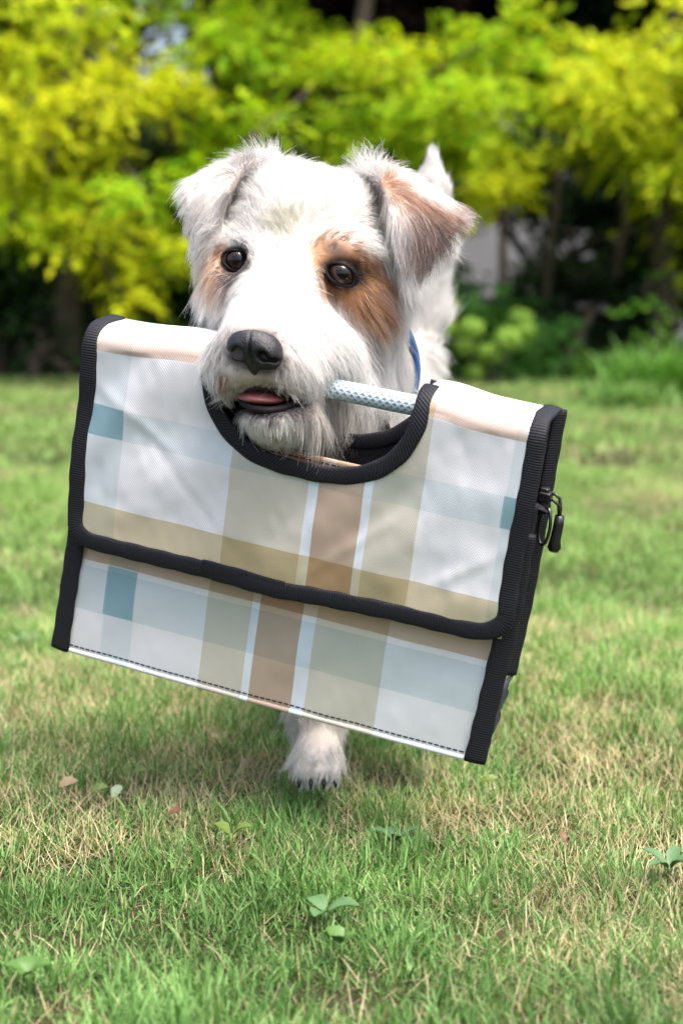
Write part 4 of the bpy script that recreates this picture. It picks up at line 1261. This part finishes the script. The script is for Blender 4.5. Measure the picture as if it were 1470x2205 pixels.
# ------------------------------------------------------------------ fur
FLOW = np.array([  # pixel x, y, direction dx, dy, length in mm, lift
    (640, 440, 0.0, -1, 15, .35), (600, 500, -.15, -1, 14, .35), (700, 470, .25, -1, 15, .35), (650, 390, .05, -1, 9, .45), (720, 390, .1, -1, 9, .45), (760, 440, .6, -.8, 14, .3), (800, 500, .9, -.2, 14, .3),
    (540, 480, -.5, -1, 15, .35), (500, 500, -.8, -.7, 14, .3), (470, 520, -.9, .3, 13, .3), (590, 360, .1, -1, 20, .9), (560, 350, -.25, -1, 20, .9), (622, 370, .3, -1, 13, .7),
    (600, 580, .0, -1, 11, .25), (650, 600, .2, -1, 10, .25), (570, 640, -.2, -1, 10, .2), (630, 660, .35, -.7, 10, .25), (540, 690, -.1, -1, 8, .25), (600, 700, .3, -.8, 9, .25),
    (715, 530, .5, -.8, 9, .2), (770, 550, 1, .1, 11, .2), (820, 580, .9, .6, 12, .2), (700, 640, .1, 1, 10, .2), (740, 660, .5, .9, 13, .2), (800, 640, .8, .8, 14, .2), (760, 700, .4, 1, 17, .25), (820, 700, .5, 1, 18, .25),
    (455, 560, -.9, .4, 12, .25), (450, 620, -.6, 1, 12, .25), (500, 620, -.4, 1, 12, .2), (470, 680, -.5, 1, 11, .25), (440, 700, -.8, .8, 12, .3), (690, 600, -.1, 1, 8, .2),
    (480, 740, -.7, .8, 13, .3), (490, 800, -.4, 1, 8, .3), (630, 740, .8, .5, 16, .25), (690, 760, .8, .6, 13, .2), (660, 800, .6, .9, 12, .2), (730, 800, .7, .7, 13, .15), (600, 812, .2, 1, 11, .3), (545, 812, -.05, 1, 6, .3), (500, 825, -.3, 1, 10, .3),
    (560, 885, -.1, 1, 6, .25), (610, 885, .0, 1, 6, .25), (650, 868, .15, 1, 7, .25), (520, 880, -.3, 1, 7, .35), (560, 915, -.1, 1, 8, .25), (610, 920, .0, 1, 9, .25), (660, 900, .15, 1, 14, .2), (520, 905, -.2, 1, 7, .3),
    (700, 880, .2, 1, 24, .2), (760, 860, .3, 1, 26, .2), (800, 780, .35, 1, 22, .25), (850, 740, .4, 1, 18, .25),
    (400, 400, -1, -.1, 8, .3), (430, 420, -.6, 1, 9, .12), (415, 500, -.2, 1, 15, .12), (440, 550, -.05, 1, 17, .1), (470, 370, -.9, -.25, 9, .3), (530, 350, -.6, -.8, 13, .5), (490, 440, -.4, 1, 9, .2), (395, 440, -.6, .8, 11, .2),
    (800, 360, -.1, -1, 22, .8), (840, 370, .4, -1, 14, .6), (860, 410, .8, .55, 11, .12), (930, 430, .9, .35, 11, .2), (990, 460, 1, .05, 11, .35), (900, 480, .3, 1, 14, .1), (950, 510, .6, .7, 11, .15), (865, 540, .05, 1, 18, .06), (900, 560, .1, 1, 14, .08), (845, 450, .05, 1, 16, .08),
    (680, 1600, .1, 1, 27, .1), (630, 1600, -.1, 1, 27, .12), (730, 1610, .3, 1, 26, .1), (680, 1670, .0, 1, 10, .15), (630, 1660, .15, 1, 15, .06), (745, 1660, -.1, 1, 11, .06), (655, 1690, .1, 1, 12, .1), (715, 1690, -.05, 1, 9, .1), (620, 1560, -.1, 1, 28, .15), (740, 1560, .2, 1, 26, .15),
    (880, 700, .5, .7, 12, .2), (940, 800, .3, 1, 12, .2), (860, 900, .1, 1, 20, .2), (800, 920, .1, 1, 22, .2)], float)

def sample_surface(V, F_, n, weight=None):
    tri = np.concatenate([F_[:, [0, 1, 2]], F_[:, [0, 2, 3]]])
    a, b, c = V[tri[:, 0]], V[tri[:, 1]], V[tri[:, 2]]
    ar = np.linalg.norm(np.cross(b - a, c - a), axis=1)
    if weight is not None: ar = ar * weight[tri].mean(1)
    cs = np.cumsum(ar); t = np.searchsorted(cs, rng.random(n) * cs[-1])
    r1 = np.sqrt(rng.random(n)); r2 = rng.random(n)
    w = np.stack([1 - r1, r1 * (1 - r2), r1 * r2], -1)
    P = sum(V[tri[t, k]] * w[:, k:k + 1] for k in range(3))
    Nn = sum(DN[tri[t, k]] * w[:, k:k + 1] for k in range(3)); Nn /= np.linalg.norm(Nn, axis=1, keepdims=True) + 1e-9
    return P, Nn

px, py, dd = project(DV)
CAX = np.array([0.08, -0.85, 0.52]); CAX /= np.linalg.norm(CAX)
facing = -(DN @ FWD)
is_head = (dd < 1.20) & (DV[:, 2] > 0.255)
is_leg = DV[:, 2] < 0.15
wgt = np.where(is_head & (facing > -0.4), 1.0, 0.35)
wgt = np.where((dd < 1.24) & (DV[:, 2] < 0.09) & (DV[:, 0] < 0.03), 1.5, wgt)
wgt = np.where(np.array([p[1] for p in DV]) > 1.48, np.where(DV[:, 2] > .27, 1.4, wgt), wgt)
# bare places: eyes, nose pad, mouth
bare = (np.linalg.norm(DV - EYE_L, axis=1) < 0.0098) | (np.linalg.norm(DV - EYE_R, axis=1) < 0.0103)
NOSE = U(548, 752, 1.037)
bare |= (np.linalg.norm((DV - NOSE) / [1.15, 1.0, 0.95], axis=1) < 0.0140) & (dd < 1.05)
bare |= (blob(px, py, (575, 857), (72, 20), 3, .15) > .5) & (dd < 1.09)
bare |= (np.abs((DV - [-0.003, 1.225, 0.305]) @ CAX) < 0.010) & (np.linalg.norm(DV - [-0.003, 1.225, 0.305], axis=1) < 0.085)
wgt = np.where(bare, 0.0, wgt)

NH = 210000
HP, HN = sample_surface(DV, DF, NH, wgt)
hpx, hpy, hd = project(HP)
hf = -(HN @ FWD)
# interpolated control directions for the parts that face the viewer
gw = np.exp(-((hpx[:, None] - FLOW[None, :, 0]) ** 2 + (hpy[:, None] - FLOW[None, :, 1]) ** 2) / (2 * 26.0 ** 2)) + 1e-12
gs = gw.sum(1, keepdims=True)
fl = (gw @ FLOW[:, 2:6]) / gs
D2 = fl[:, 0:1] * RIGHT - fl[:, 1:2] * UP
ctrl = smooth01(gs[:, 0] * 3) * smooth01((hf + 0.5) / 0.7)
ctrl = np.where(hd > 1.24, 0, ctrl)
# default lie of the coat: backwards along the body and down the limbs
D0 = np.tile([0.10, 1.0, -0.55], (NH, 1))
D0[HP[:, 2] < 0.16] = [0.0, 0.15, -1.0]
tail = (HP[:, 1] > 1.475) & (HP[:, 2] > 0.315)
D0[tail] = [0.0, 0.35, 1.0]
D0[(HP[:, 2] > 0.41) & tail] = [0.0, 0.0, 1.0]
D3 = D2 * ctrl[:, None] + D0 * (1 - ctrl)[:, None]
L = 1e-3 * (fl[:, 2] * ctrl + 17.0 * (1 - ctrl))
rump = (HP[:, 1] > 1.44) & (HP[:, 2] > 0.22) & ~tail
L = np.where(rump, 0.020, L)
L = np.where(tail, np.clip(0.023 - (HP[:, 2] - 0.315) * 0.10, 0.008, 0.023), L)
lift = fl[:, 3] * ctrl + 0.3 * (1 - ctrl)
lift = np.where(rump, 0.5, lift); lift = np.where(tail & (HP[:, 2] > .4), 0.12, lift)
# the reaching front leg: hair hangs straight down over the toes
fl_ = (HP[:, 2] < 0.13) & (HP[:, 1] < 1.25) & (HP[:, 0] < 0.025)
D3[fl_] = np.stack([-(HP[fl_, 0] + 0.0165) * 26, -0.05 + 0 * HP[fl_, 0], -1.0 + 0 * HP[fl_, 0]], -1)
L = np.where(fl_, np.where(HP[:, 2] < 0.047, 0.0080, 0.017), L); lift = np.where(fl_, 0.06, lift)
# shorter round the eyes, nose and mouth
de = np.minimum(np.linalg.norm(HP - EYE_L, axis=1), np.linalg.norm(HP - EYE_R, axis=1))
L *= np.clip((de - 0.006) / 0.016, 0.25, 1)
dn = np.linalg.norm(HP - NOSE, axis=1)
L *= np.clip((dn - 0.012) / 0.018, 0.3, 1)
L *= rng.uniform(0.55, 1.12, NH)
stray = rng.random(NH) < 0.05
L = np.where(stray & (L > .008), L * 1.45, L)
lift = np.where(stray, lift + 0.25, lift)
D3 = D3 + rng.normal(0, 0.20, (NH, 3)) * np.linalg.norm(D3, axis=1, keepdims=True)
# coherent waywardness at lock scale
for s_, a_, k_ in ((0.006, 0.30, 61), (0.02, 0.30, 64)):
    for ax in range(3):
        D3[:, ax] += a_ * (vnoise(HP[:, 0] + HP[:, 1] * .7 + 2, HP[:, 2] + 2 - HP[:, 1] * .4, s_, k_ + ax) - .5)
D3 = D3 - HN * np.sum(D3 * HN, 1, keepdims=True)
D3 /= np.linalg.norm(D3, axis=1, keepdims=True) + 1e-9
lf = np.clip(lift + rng.normal(0, 0.08, NH), 0.05, 1.6)[:, None]
DIR = D3 + HN * lf; DIR /= np.linalg.norm(DIR, axis=1, keepdims=True)
K = 6
tt = np.linspace(0, 1, K)
bend = (rng.normal(0, 0.10, (NH, 3)) + D3 * 0.25 + np.array([0, 0, -0.22]) * (1 - tail[:, None]))
CUR = HP[:, None, :] - HN[:, None, :] * 0.0006 + (DIR[:, None, :] * tt[None, :, None] + bend[:, None, :] * (tt ** 2)[None, :, None]) * L[:, None, None]
# locks: neighbouring hairs lean towards a shared guide
ng = 9000
kd = KDTree(ng)
for i in range(ng): kd.insert(HP[i].tolist(), i)
kd.balance()
gid = np.array([kd.find(p)[1] for p in HP.tolist()])
same = np.sum(HN * HN[gid], 1) > 0.5
legh = HP[:, 2] < 0.11
cl = (np.where(same, np.where(legh, 0.85, 0.6), 0)[:, None] * (tt ** 1.4)[None, :])[..., None]
GC = HP[gid][:, None, :] + (CUR[gid] - HP[gid][:, None, :]) * (L / L[gid])[:, None, None].clip(0, 1.4)
CUR = CUR * (1 - cl) + GC * cl
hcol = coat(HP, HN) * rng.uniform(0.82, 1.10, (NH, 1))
hcol = np.where(legh[:, None], hcol * (0.80 + 0.30 * rng.random(ng)[np.minimum(gid, ng - 1)])[:, None], hcol)
tipw = rng.random(NH) < 0.16
hcol = np.where(tipw[:, None] & (hcol.mean(1) < .45)[:, None], hcol * .4 + 0.42, hcol)
# keep fur off the eyeballs
for Ec, Er in ((EYE_L, 0.0088), (EYE_R, 0.0094)):
    q = CUR - Ec; near = (np.abs(q[..., 0]) < Er) & (np.abs(q[..., 2]) < Er * .8) & (q[..., 1] < 0.004)
    hit = near.any(1); L0 = CUR[hit, :1]
    CUR[hit] = L0 + (CUR[hit] - L0) * 0.18

def fur_mat():
    m, nt, out = new_mat('fur')
    at = N(nt, 'ShaderNodeAttribute', attribute_name='tint')
    p = N(nt, 'ShaderNodeBsdfPrincipled'); p.inputs['Roughness'].default_value = 0.55; p.inputs['Specular IOR Level'].default_value = 0.35
    nt.links.new(at.outputs['Color'], p.inputs['Base Color'])
    tr = N(nt, 'ShaderNodeBsdfTranslucent'); nt.links.new(at.outputs['Color'], tr.inputs[0])
    ms = N(nt, 'ShaderNodeMixShader'); ms.inputs[0].default_value = 0.35
    nt.links.new(p.outputs[0], ms.inputs[1]); nt.links.new(tr.outputs[0], ms.inputs[2]); nt.links.new(ms.outputs[0], out.inputs[0])
    return m
M_FUR = fur_mat()
def hair_obj(name, curves, cols, rad, parent):
    n, k, _ = curves.shape
    hc = bpy.data.hair_curves.new(name)
    hc.add_curves([k] * n)
    hc.attributes['position'].data.foreach_set('vector', curves.astype(np.float32).ravel())
    ra = hc.attributes.get('radius') or hc.attributes.new('radius', 'FLOAT', 'POINT')
    rr = (np.array(rad)[:, None] * np.linspace(1, 0.25, k)[None, :]).astype(np.float32)
    ra.data.foreach_set('value', rr.ravel())
    ta = hc.attributes.new('tint', 'FLOAT_COLOR', 'CURVE')
    c4 = np.ones((n, 4), np.float32); c4[:, :3] = cols
    ta.data.foreach_set('color', c4.ravel())
    hc.materials.append(M_FUR)
    o = bpy.data.objects.new(name, hc)
    COL.objects.link(o); o.parent = parent
    o.location = [-c for c in world_loc(parent)]
    return o
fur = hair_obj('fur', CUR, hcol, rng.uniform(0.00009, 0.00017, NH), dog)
fur['kind'] = 'stuff'

# eyes
def eye_mat():
    m, nt, out = new_mat('eye')
    at = N(nt, 'ShaderNodeAttribute', attribute_name='tint')
    p = N(nt, 'ShaderNodeBsdfPrincipled'); p.inputs['Roughness'].default_value = 0.6; p.inputs['Specular IOR Level'].default_value = 0.0
    p.inputs['Coat Weight'].default_value = 1.0; p.inputs['Coat Roughness'].default_value = 0.02; p.inputs['Coat IOR'].default_value = 1.45
    nt.links.new(at.outputs['Color'], p.inputs['Base Color']); nt.links.new(p.outputs[0], out.inputs[0])
    return m
M_EYE = eye_mat()
M_LID = mat_simple('dark_eyelid', (0.014, 0.011, 0.012), 0.8, 0.3, 200, 0.5, 900, spec=0.15)
gaze = np.array([0.10, -1.0, 0.05]); gaze /= np.linalg.norm(gaze)
def eye(c, gz_):
    b = MB(); b.ball((0, 0, 0), 0.0098, 24)
    V = np.array(b.v)
    a = V @ gz_ / 0.0098
    ang = np.degrees(np.arccos(np.clip(a, -1, 1)))
    T = np.zeros((len(V), 3)); T[:] = (0.012, 0.009, 0.008)
    T[ang < 58] = (0.010, 0.006, 0.005)
    ir = (ang < 46) & (ang > 24); T[ir] = (0.026, 0.012, 0.007); T[ang <= 24] = (0.002, 0.002, 0.003)
    bulge = np.clip(1 - (ang / 44) ** 2, 0, 1) * 0.0009
    V = V + V / 0.0098 * bulge[:, None] + c
    return mesh_obj('eye', V, b.f, M_EYE, dog, tint=T, smooth=True)
CEL = EYE_L + np.array([0.0012, 0.0025, 0]); CER = EYE_R + np.array([0, 0.0025, 0])
e1 = eye(CEL, gaze); e2 = eye(CER, gaze)
for c, tilt, nm in ((CEL, 0.15, e1), (CER, 0.25, e2)):
    m = MB()
    for up in (1, -1):
        pts = []
        for a in np.linspace(-0.05, math.pi + 0.05, 18):
            x = -0.0104 * math.cos(a); z = up * 0.0076 * math.sin(a) * (0.88 if up > 0 else 0.95)
            xx = x * math.cos(tilt) - z * math.sin(tilt) * .3; zz = z - x * math.sin(tilt)
            yy = -math.sqrt(max(0.0101 ** 2 - (xx * .82) ** 2 - zz ** 2, 1e-7)) - 0.0002
            pts.append(c + np.array([xx, yy, zz]))
        m.tube(pts, 0.0011, 8)
    m.build('eyelid', M_LID, dog)

# nose leather
def nose_mesh():
    h = 0.0008; lo = NOSE - 0.024; n = 60
    xs = [lo[k] + h * np.arange(n) for k in range(3)]
    X, Y, Z = np.meshgrid(*xs, indexing='ij')
    f = np.full(X.shape, 1.0)
    yaw = -0.30; cy, sy = math.cos(yaw), math.sin(yaw)
    x = (X - NOSE[0]) * cy + (Y - NOSE[1]) * sy; y = -(X - NOSE[0]) * sy + (Y - NOSE[1]) * cy; z = Z - NOSE[2] + 0.12 * (X - NOSE[0])
    def e(c, r): q = np.sqrt(((x - c[0]) / r[0]) ** 2 + ((y - c[1]) / r[1]) ** 2 + ((z - c[2]) / r[2]) ** 2); return (q - 1) * min(r)
    def smin(a, b, k): t = np.clip(.5 + .5 * (b - a) / k, 0, 1); return b * (1 - t) + a * t - k * t * (1 - t)
    f = e((0, 0.002, 0.003), (0.0150, 0.0120, 0.0095))
    for sg in (1, -1):
        f = smin(f, e((sg * 0.0092, 0.0005, -0.0015), (0.0078, 0.0095, 0.0080)), 0.005)
    f = smin(f, e((0, 0.003, -0.0075), (0.0055, 0.0085, 0.0085)), 0.005)
    for sg in (1, -1):
        g = e((sg * 0.0078, -0.0085, -0.0028), (0.0036, 0.0055, 0.0030))
        f = -smin(-f, g, 0.0018)
        g = e((sg * 0.0140, -0.0045, -0.0040), (0.0045, 0.0045, 0.0013)); f = -smin(-f, g, 0.0012)
    g = e((0, -0.0105, -0.006), (0.0007, 0.004, 0.0100)); f = -smin(-f, g, 0.0014)
    return surface_nets(f, lo, h)
V, Fq = nose_mesh()
V = NOSE + (V - NOSE) * np.array([1.0, 1.10, 1.15])
M_NOSE = mat_simple('nose_leather', (0.011, 0.011, 0.014), 0.34, 0.3, 300, 0.6, 1400, coat=0.0, spec=0.6)
mesh_obj('nose', V, Fq, M_NOSE, dog, smooth=True)

# mouth: tongue, lower lip, teeth
M_TONGUE = mat_simple('tongue', (0.42, 0.13, 0.14), 0.35, 0.25, 150, 0.4, 900, coat=0.4)
m = MB(); m.ball(U(560, 856, 1.066), (0.0160, 0.022, 0.0042), 14, ax=((.96, 0, -.28 * .3), (0, 1, 0), (.084, 0, .99)))
m.build('tongue', M_TONGUE, dog)
M_LIP = mat_simple('dark_lip', (0.016, 0.010, 0.012), 0.55, 0.3, 200, 0.5, 800, spec=0.25)
m = MB()
m.tube([U(*p) for p in [(513, 846, 1.064), (522, 866, 1.055), (545, 880, 1.049), (578, 884, 1.047), (610, 879, 1.051), (636, 866, 1.060), (652, 850, 1.072)]], [.0014, .0022, .0025, .0025, .0025, .0024, .0016], 10)
m.build('lower_lip', M_LIP, dog)
m = MB()
m.tube([U(*p) for p in [(508, 842, 1.070), (530, 833, 1.060), (565, 831, 1.056), (605, 836, 1.060), (645, 846, 1.072)]], 0.0016, 8)
m.build('upper_lip', M_LIP, dog)
M_TOOTH = mat_simple('tooth', (0.66, 0.60, 0.46), 0.3, 0.15, 200)
for p, r, ln in (((520, 838, 1.060), .0022, .0070), ((618, 842, 1.064), .0022, .0065)):
    c = U(*p); m = MB(); m.tube([c + [0, 0, .003], c, c - [0, 0, ln * .6], c - [0, 0, ln]], [r * .9, r, r * .6, r * .15], 8)
    m.build('tooth', M_TOOTH, dog)
# claws on the front paw
M_CLAW = mat_simple('claw', (0.02, 0.018, 0.022), 0.3, 0.3, 300)
for c in (PAW, np.array([0.062, 1.210, 0.067]), np.array([0.012, 1.455, 0.019]), np.array([0.110, 1.527, 0.019])):
    for dx in (-0.0125, -0.0045, 0.0045, 0.0125):
        q = c + [dx, -0.0225 + .004 * abs(dx) / .0145, -0.0105]
        m = MB(); m.tube([q + [0, .003, .001], q + [0, -.002, -.002], q + [0, -.004, -.0065]], [.0021, .0018, .0005], 7)
        m.build('claw', M_CLAW, dog)


# collar: blue band round the neck with a dark buckle under the throat
NECK = [np.array(p) for p in ((0.020, 1.25, 0.275), (0.006, 1.21, 0.325))]
cax = NECK[1] - NECK[0]; cax /= np.linalg.norm(cax)
def collar(cen, tilt_ax, rx, ry, half, thick, name, mat, a0=0, a1=2 * math.pi, parent=dog, n=72):
    ax = np.array(tilt_ax, float); ax /= np.linalg.norm(ax)
    e1 = np.array([1.0, 0, 0]) - ax * ax[0]; e1 /= np.linalg.norm(e1); e2 = np.cross(ax, e1)
    V = []; Uv = []
    A = np.linspace(a0, a1, n)
    for k, (dr, dh) in enumerate(((0, -half), (thick, -half), (thick, half), (0, half))):
        for a in A:
            V.append(cen + e1 * (rx + dr) * math.cos(a) + e2 * (ry + dr) * math.sin(a) + ax * dh); Uv.append((a * rx, dh))
    gi = np.arange(4 * n).reshape(4, n); g2 = np.roll(gi, -1, 0)
    F4 = np.stack([gi[:, :-1], gi[:, 1:], g2[:, 1:], g2[:, :-1]], -1).reshape(-1, 4)
    return mesh_obj(name, np.array(V), F4, mat, parent, uv=np.array(Uv), smooth=False), e1, e2, ax
CC = np.array([-0.003, 1.225, 0.305])
M_COLLAR = webbing('blue_collar_webbing', (0.010, 0.048, 0.14), 500)
c_o, e1, e2, cx = collar(CC, (0.08, -0.85, 0.52), 0.0555, 0.064, 0.0085, 0.0035, 'collar', M_COLLAR)
m = MB(); m.box(U(785, 925, 1.163), (np.array([.93, 0, .37]), np.array([0, 1, 0]), np.array([-.37, 0, .93])), (0.034, 0.010, 0.014))
bk = m.build('buckle', M_PLAST, c_o, smooth=False); bv = bk.modifiers.new('round', 'BEVEL'); bv.width = 0.002; bv.segments = 2

# ------------------------------------------------------------------ small plants and fallen leaves in the lawn
def gp(px, py, z=0.02):
    d = FWD + (px - 735.0) / FPX * RIGHT - (py - 1102.5) / FPX * UP
    return CAM + d * ((z - CAM[2]) / d[2])
def blade_leaf(mb, base, tip, width, curl=0.15, up=(0, 0, 1), nseg=7, wavy=0.0):
    """an oval leaf with a folded midrib, closed with a thin underside"""
    base = np.array(base, float); tip = np.array(tip, float); a = tip - base; L = np.linalg.norm(a); a /= L
    u_ = np.array(up, float); b = np.cross(a, u_); b /= np.linalg.norm(b); n_ = np.cross(b, a)
    V = []; 
    for i in range(nseg + 1):
        t = i / nseg
        w = width * 0.5 * (math.sin(math.pi * min(1, t * .97 + .03)) ** 0.7) * (1 + wavy * math.sin(t * 19))
        c = base + a * L * t + n_ * L * curl * math.sin(math.pi * t)
        V += [c - b * w + n_ * w * .35, c, c + b * w + n_ * w * .35]
    m = len(V)
    V += [v - n_ * 0.0003 for v in V]
    f = []
    for i in range(nseg):
        k = 3 * i
        for j in (0, 1):
            f.append([k + j, k + j + 1, k + j + 4, k + j + 3]); f.append([m + k + j + 3, m + k + j + 4, m + k + j + 1, m + k + j])
    mb.add(V, f)
def leaf_mat(name, c1, c2, tr=0.3):
    m, nt, out = new_mat(name)
    tc = N(nt, 'ShaderNodeTexCoord'); nz = N(nt, 'ShaderNodeTexNoise'); nz.inputs['Scale'].default_value = 160; nz.inputs['Detail'].default_value = 6
    nt.links.new(tc.outputs['Object'], nz.inputs['Vector'])
    mx = N(nt, 'ShaderNodeMix', data_type='RGBA'); mx.inputs[6].default_value = (*c1, 1); mx.inputs[7].default_value = (*c2, 1); nt.links.new(nz.outputs['Fac'], mx.inputs[0])
    p = N(nt, 'ShaderNodeBsdfPrincipled'); p.inputs['Roughness'].default_value = 0.5; nt.links.new(mx.outputs[2], p.inputs['Base Color'])
    t = N(nt, 'ShaderNodeBsdfTranslucent'); nt.links.new(mx.outputs[2], t.inputs[0])
    ms = N(nt, 'ShaderNodeMixShader'); ms.inputs[0].default_value = tr
    nt.links.new(p.outputs[0], ms.inputs[1]); nt.links.new(t.outputs[0], ms.inputs[2]); nt.links.new(ms.outputs[0], out.inputs[0])
    return m
ML_GREEN = leaf_mat('weed_leaf', (0.05, 0.14, 0.02), (0.14, 0.27, 0.06))
ML_COOL = leaf_mat('cool_weed_leaf', (0.06, 0.15, 0.05), (0.16, 0.28, 0.12))
ML_YEL = leaf_mat('yellowing_leaf', (0.20, 0.27, 0.05), (0.12, 0.20, 0.04))
ML_TAN = leaf_mat('dry_leaf', (0.50, 0.40, 0.24), (0.30, 0.20, 0.10))
ML_RED = leaf_mat('red_leaf', (0.15, 0.06, 0.03), (0.22, 0.13, 0.06))
ML_PALE = leaf_mat('pale_leaf', (0.42, 0.50, 0.34), (0.26, 0.36, 0.20))
def weed(name, label, px, py, mat, n, size, lift=0.5, ratio=0.5, group=None, z=0.012, spread=6.283, a0=0.0, cat='weed'):
    c = gp(px, py, z); r = thing(name, label, cat, c, group)
    for k in range(n):
        a = a0 + spread * k / n + rng.uniform(-.25, .25); L_ = size * rng.uniform(.75, 1.1)
        el = lift * rng.uniform(.7, 1.2)
        d = np.array([math.cos(a) * math.cos(el), math.sin(a) * math.cos(el), math.sin(el)])
        m = MB(); blade_leaf(m, c + d * 0.002, c + d * L_, L_ * ratio, 0.12, wavy=.05)
        m.build('leaf', mat, r)
    m = MB(); m.tube([c - [0, 0, z], c + [0, 0, .001]], 0.0012, 6); m.build('stem', mat, r)
    return r
weed('seedling', 'seedling with two round pale leaves in the dark grass below the paw', 497, 1800, ML_YEL, 2, 0.015, 0.4, 0.75, a0=-0.2, z=0.013)
weed('weed_rosette', 'small dull green broad leaved weed low in the middle of the lawn', 700, 1965, ML_COOL, 3, 0.019, .25, .7, z=.009)
weed('weed_rosette', 'small bluish green weed right below the raised paw', 850, 1812, ML_COOL, 4, 0.019, .5, .45, z=.006)
weed('weed_rosette', 'small flat weed at the right edge of the near lawn', 1440, 1870, ML_COOL, 5, 0.021, .4, .4, z=.006)
weed('clover', 'tiny blurred clover in the bottom left corner', 60, 2100, ML_GREEN, 4, 0.013, .5, .85, z=.011)
weed('clover', 'tiny bright clover near the bottom centre of the lawn', 735, 2035, ML_GREEN, 3, 0.013, .6, .85, z=.011)
weed('weed_rosette', 'pale green weed on the left lawn beside the foot of the bag', 55, 1385, ML_PALE, 6, 0.018, .4, .4, z=.008)
def fallen(label, px, py, mat, L_, ang, ratio=.6, lift=.25):
    L_ = L_ * .72; c = gp(px, py, 0.011); d = np.array([math.cos(ang), math.sin(ang), lift]); d /= np.linalg.norm(d)
    m = MB(); blade_leaf(m, c - d * L_ / 2, c + d * L_ / 2, L_ * ratio, .14, up=(0.1, -.5, 1), wavy=.12)
    o = m.build('fallen_leaf', mat, None); tag(o, label, 'leaf', 'fallen leaves on the lawn')
fallen('crumpled tan fallen leaf in the grass at left below the bag', 148, 1688, ML_TAN, .020, .3)
fallen('pale upturned fallen leaf beside the yellow one', 252, 1705, ML_PALE, .017, 1.0, lift=.7)
fallen('yellow green fallen leaf at left of the paw', 215, 1700, ML_YEL, .018, .1)
fallen('bright yellow leaf beneath the left part of the bag', 300, 1662, ML_YEL, .018, -.3)
fallen('small orange brown fallen leaf in the shaded grass', 378, 1748, ML_RED, .014, .5)
fallen('red brown fallen leaf on the right lawn', 1212, 1802, ML_RED, .014, 1.8, .4, .8)
fallen('bright green leaf in the grass below the right foot of the bag', 1055, 1680, ML_YEL, .017, .1, .5)
